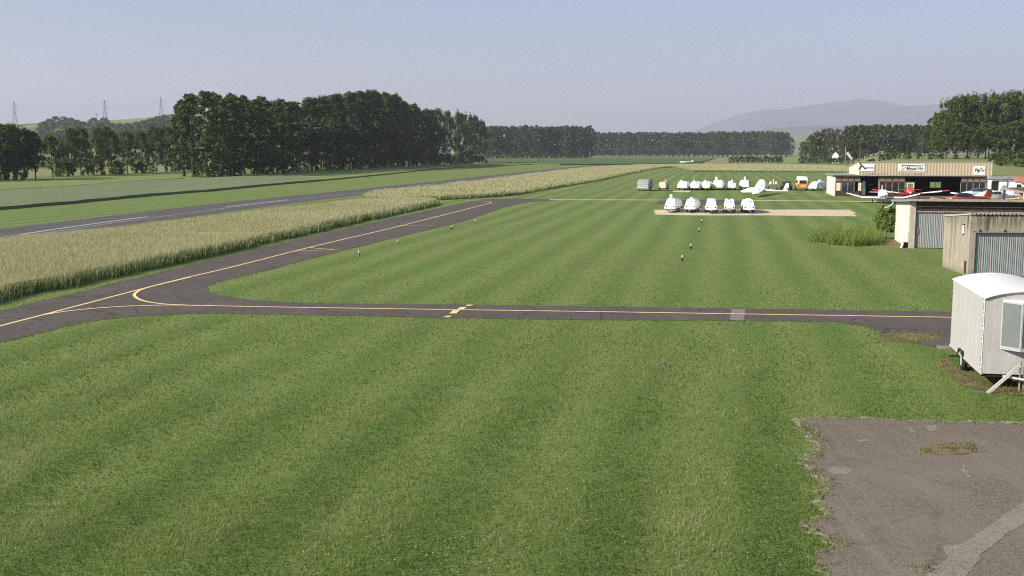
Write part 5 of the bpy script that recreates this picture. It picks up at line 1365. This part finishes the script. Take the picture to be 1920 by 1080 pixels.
MB().loft([ringd(p0 + ax * L * .822, .198, ax), ringd(p0 + ax * L, .15, ax)], False).build('sock_tip', plain('dark_red_fabric', (.22, .05, .045), .8), so, sm=True)
m = MB().torus((.28, 0, zt_), 'y', .28, .02, .02, 14, 5); m.tube((0, 0, zt_ + .05), (.1, 0, zt_), .03); m.build('hoop', STEEL, t)
X, Y = G(1010, 305.6)
t = thing('runway_post', 'dark upright post alone at the far edge of the runway', 'post', (X, Y, 0))
MB().tube((0, 0, 0), (0, 0, 1.6), .30, .26).build('post', DARK, t); MB().tube((0, 0, 1.6), (0, 0, 2.3), .32, .12).build('cap', BLACKP, t)
TEAL = plain('teal_marker_plastic', (.05, .16, .15), .4); PALEC = plain('pale_marker_cap', (.42, .50, .40), .4)
for k, (px, py, hd, lab) in enumerate(((673.5, 480.5, 1, 'teal marker post nearest on the left, beside the slanting taxiway'), (746, 459, 1, 'teal marker post second from the left beside the slanting taxiway'),
        (847, 430.5, 0, 'pale capped marker post beside the end of the small yellow branch line'), (892, 418.5, 1, 'teal marker post farthest along the slanting taxiway'),
        (1279.5, 489.5, 0, 'pale capped marker post nearest in the line of posts across the middle lawn'), (1295.5, 467, 0, 'pale capped marker post second nearest in the line across the middle lawn'),
        (1310.5, 435.5, 0, 'pale capped marker post third in the line across the middle lawn'), (1315.8, 418.5, 0, 'pale capped marker post farthest in the line, close to the trailers'))):
    X, Y = G(px, py)
    t = thing('edge_marker', lab, 'marker post', (X, Y, 0), 0, 'edge markers on the lawn')
    MB().tube((0, 0, 0), (0, 0, .22), .05, .045).build('stem', TEAL if hd else BLACKP, t); MB().tube((0, 0, .22), (0, 0, .36), .065, .055, 10).build('cap', PALEC, t)
X, Y = xat(1566, 600), 600
t = thing('country_house', 'small white gabled house among the mixed trees left of the hangar', 'house', (X, Y, 0), R(-38), None, (.85, .85, .92))
zg = zat(296, Y); z1 = zat(289, Y); z2 = zat(283, Y)
MB().prism([(-2.0, 0), (2.0, 0), (2.0, z1), (0, z2), (-2.0, z1)], 'y', 0, 7).build('wall', WHITEW, t)
m = MB(); m.prism([(-2.3, z1 - .3), (0, z2 + .05), (0, z2 + .3), (-2.4, z1 - .05)], 'y', -.3, 7.3); m.prism([(2.3, z1 - .3), (0, z2 + .05), (0, z2 + .3), (2.4, z1 - .05)], 'y', -.302, 7.302); m.build('roof', plain('grey_brown_tiles', (.12, .09, .08), .9), t)
for x in (-.9, .7): MB().box(x, x + .5, -.03, -.004, 1.6, 2.6).build('window', GLASS, t)
X, Y = xat(1576.5, 605), 605
t = thing('garden_shed', 'tiny pale shed right of the white house', 'shed', (X, Y, 0), R(20))
MB().box(-1.2, 1.2, 0, 3, 0, zat(291, Y)).build('wall', WHITEW, t); MB().prism([(-1.5, zat(291, Y) + .003), (1.5, zat(291, Y) + .003), (0, zat(288.5, Y))], 'y', -.2, 3.2).build('roof', DARKR, t)
PYL = plain('grey_pylon_steel', (.30, .31, .33), .6, .3)
arms = []
def pylon(px, top, base, Y, label, s=1.0):
    X = xat(px, Y); z0 = hill_z(px, Y) - .5; H = zat(top, Y) - z0
    t = thing('power_pylon', label, 'pylon', (X, Y, z0), R(8), 'lattice pylons on the hazy hill')
    m = MB(); b, tp = 3.2 * s, .5 * s
    f = lambda u: b + (tp - b) * min(1, u * 1.25)
    lv = [0, .18, .34, .48, .60, .70, .80, .90, 1.0]
    for sx in (-1, 1):
        for sy in (-1, 1):
            for a, c in zip(lv, lv[1:]): m.tube((sx * f(a), sy * f(a), a * H), (sx * f(c), sy * f(c), c * H), .20 * s, n=4)
    for a, c in zip(lv, lv[1:]):
        for sx in (-1, 1):
            m.tube((sx * f(a), -f(a), a * H), (sx * f(c), f(c), c * H), .13 * s, n=4); m.tube((sx * f(a), f(a), a * H), (sx * f(c), -f(c), c * H), .13 * s, n=4)
            m.tube((-f(a), sx * f(a), a * H), (f(c), sx * f(c), c * H), .13 * s, n=4); m.tube((f(a), sx * f(a), a * H), (-f(c), sx * f(c), c * H), .13 * s, n=4)
    m.build('lattice_mast', PYL, t)
    for u, l in ((.62, 6.5), (.75, 5.0), (.88, 4.0)):
        q = MB(); q.tube((-l * s, 0, u * H), (l * s, 0, u * H), .20 * s, n=4); q.tube((-l * s, 0, u * H), (0, 0, u * H + 2 * s), .12 * s, n=4); q.tube((l * s, 0, u * H), (0, 0, u * H + 2 * s), .12 * s, n=4); q.build('cross_arm', PYL, t)
    arms.append([Vector((X - l * s, Y, z0 + u * H)) for u, l in ((.62, 6.5), (.75, 5.0), (.88, 4.0))] + [Vector((X + l * s, Y, z0 + u * H)) for u, l in ((.62, 6.5), (.75, 5.0), (.88, 4.0))])
pylon(32, 191, 234, 1620, 'grey lattice pylon farthest left on the hazy hill')
pylon(200.5, 187, 226, 1640, 'grey lattice pylon in the middle, above the wooded hill crest')
pylon(305.5, 182, 219, 1660, 'grey lattice pylon nearest the tall poplar row')
pyl_off = [Vector((xat(-190, 1600), 1600, 46 + k)) for k in (0, 6, 12)] * 2
def cable(a, b, label):
    mb = MB(); pts = [a.lerp(b, i / 12) + Vector((0, 0, -5 * 4 * (i / 12) * (1 - i / 12))) for i in range(13)]
    for p, q in zip(pts, pts[1:]): mb.tube(p, q, .07, n=4)
    tag(mb.build('power_cable', PYL), label, 'cable', 'power cables between the pylons')
for k, nm in enumerate(('lower', 'middle', 'upper')):
    cable(arms[0][3 + k], arms[1][k], f"{nm} power cable between the left and the middle pylon")
    cable(arms[1][3 + k], arms[2][k], f"{nm} power cable between the middle pylon and the right pylon")
X = xat(184.5, 1450); z0 = hill_z(184.5, 1450) - .5
t = thing('wooden_pylon', 'small T shaped power pole just left of the middle pylon', 'pole', (X, 1450, z0))
hh = zat(212.5, 1450) - z0
MB().tube((0, 0, 0), (0, 0, hh), .35, .28).build('pole', PYL, t); q = MB().tube((-3.4, 0, hh - 1.2), (3.4, 0, hh - 1.2), .28); q.tube((-2, 0, hh - .2), (2, 0, hh - .2), .22); q.build('cross_arm', PYL, t)

# ---------------------------------------------------------------- the air
t = NT('hazy_air'); t.t.nodes.remove(t.b)
v = t.n('ShaderNodeVolumePrincipled'); v.inputs['Color'].default_value = (.62, .63, .785, 1); v.inputs['Density'].default_value = HAZE_D; v.inputs['Anisotropy'].default_value = .1
t.l(v.outputs[0], t.out.inputs['Volume'])
o = MB().box(-16500, 16500, -3500, 16500, -1.6, 960).build('haze', t.m); o['kind'] = 'stuff'
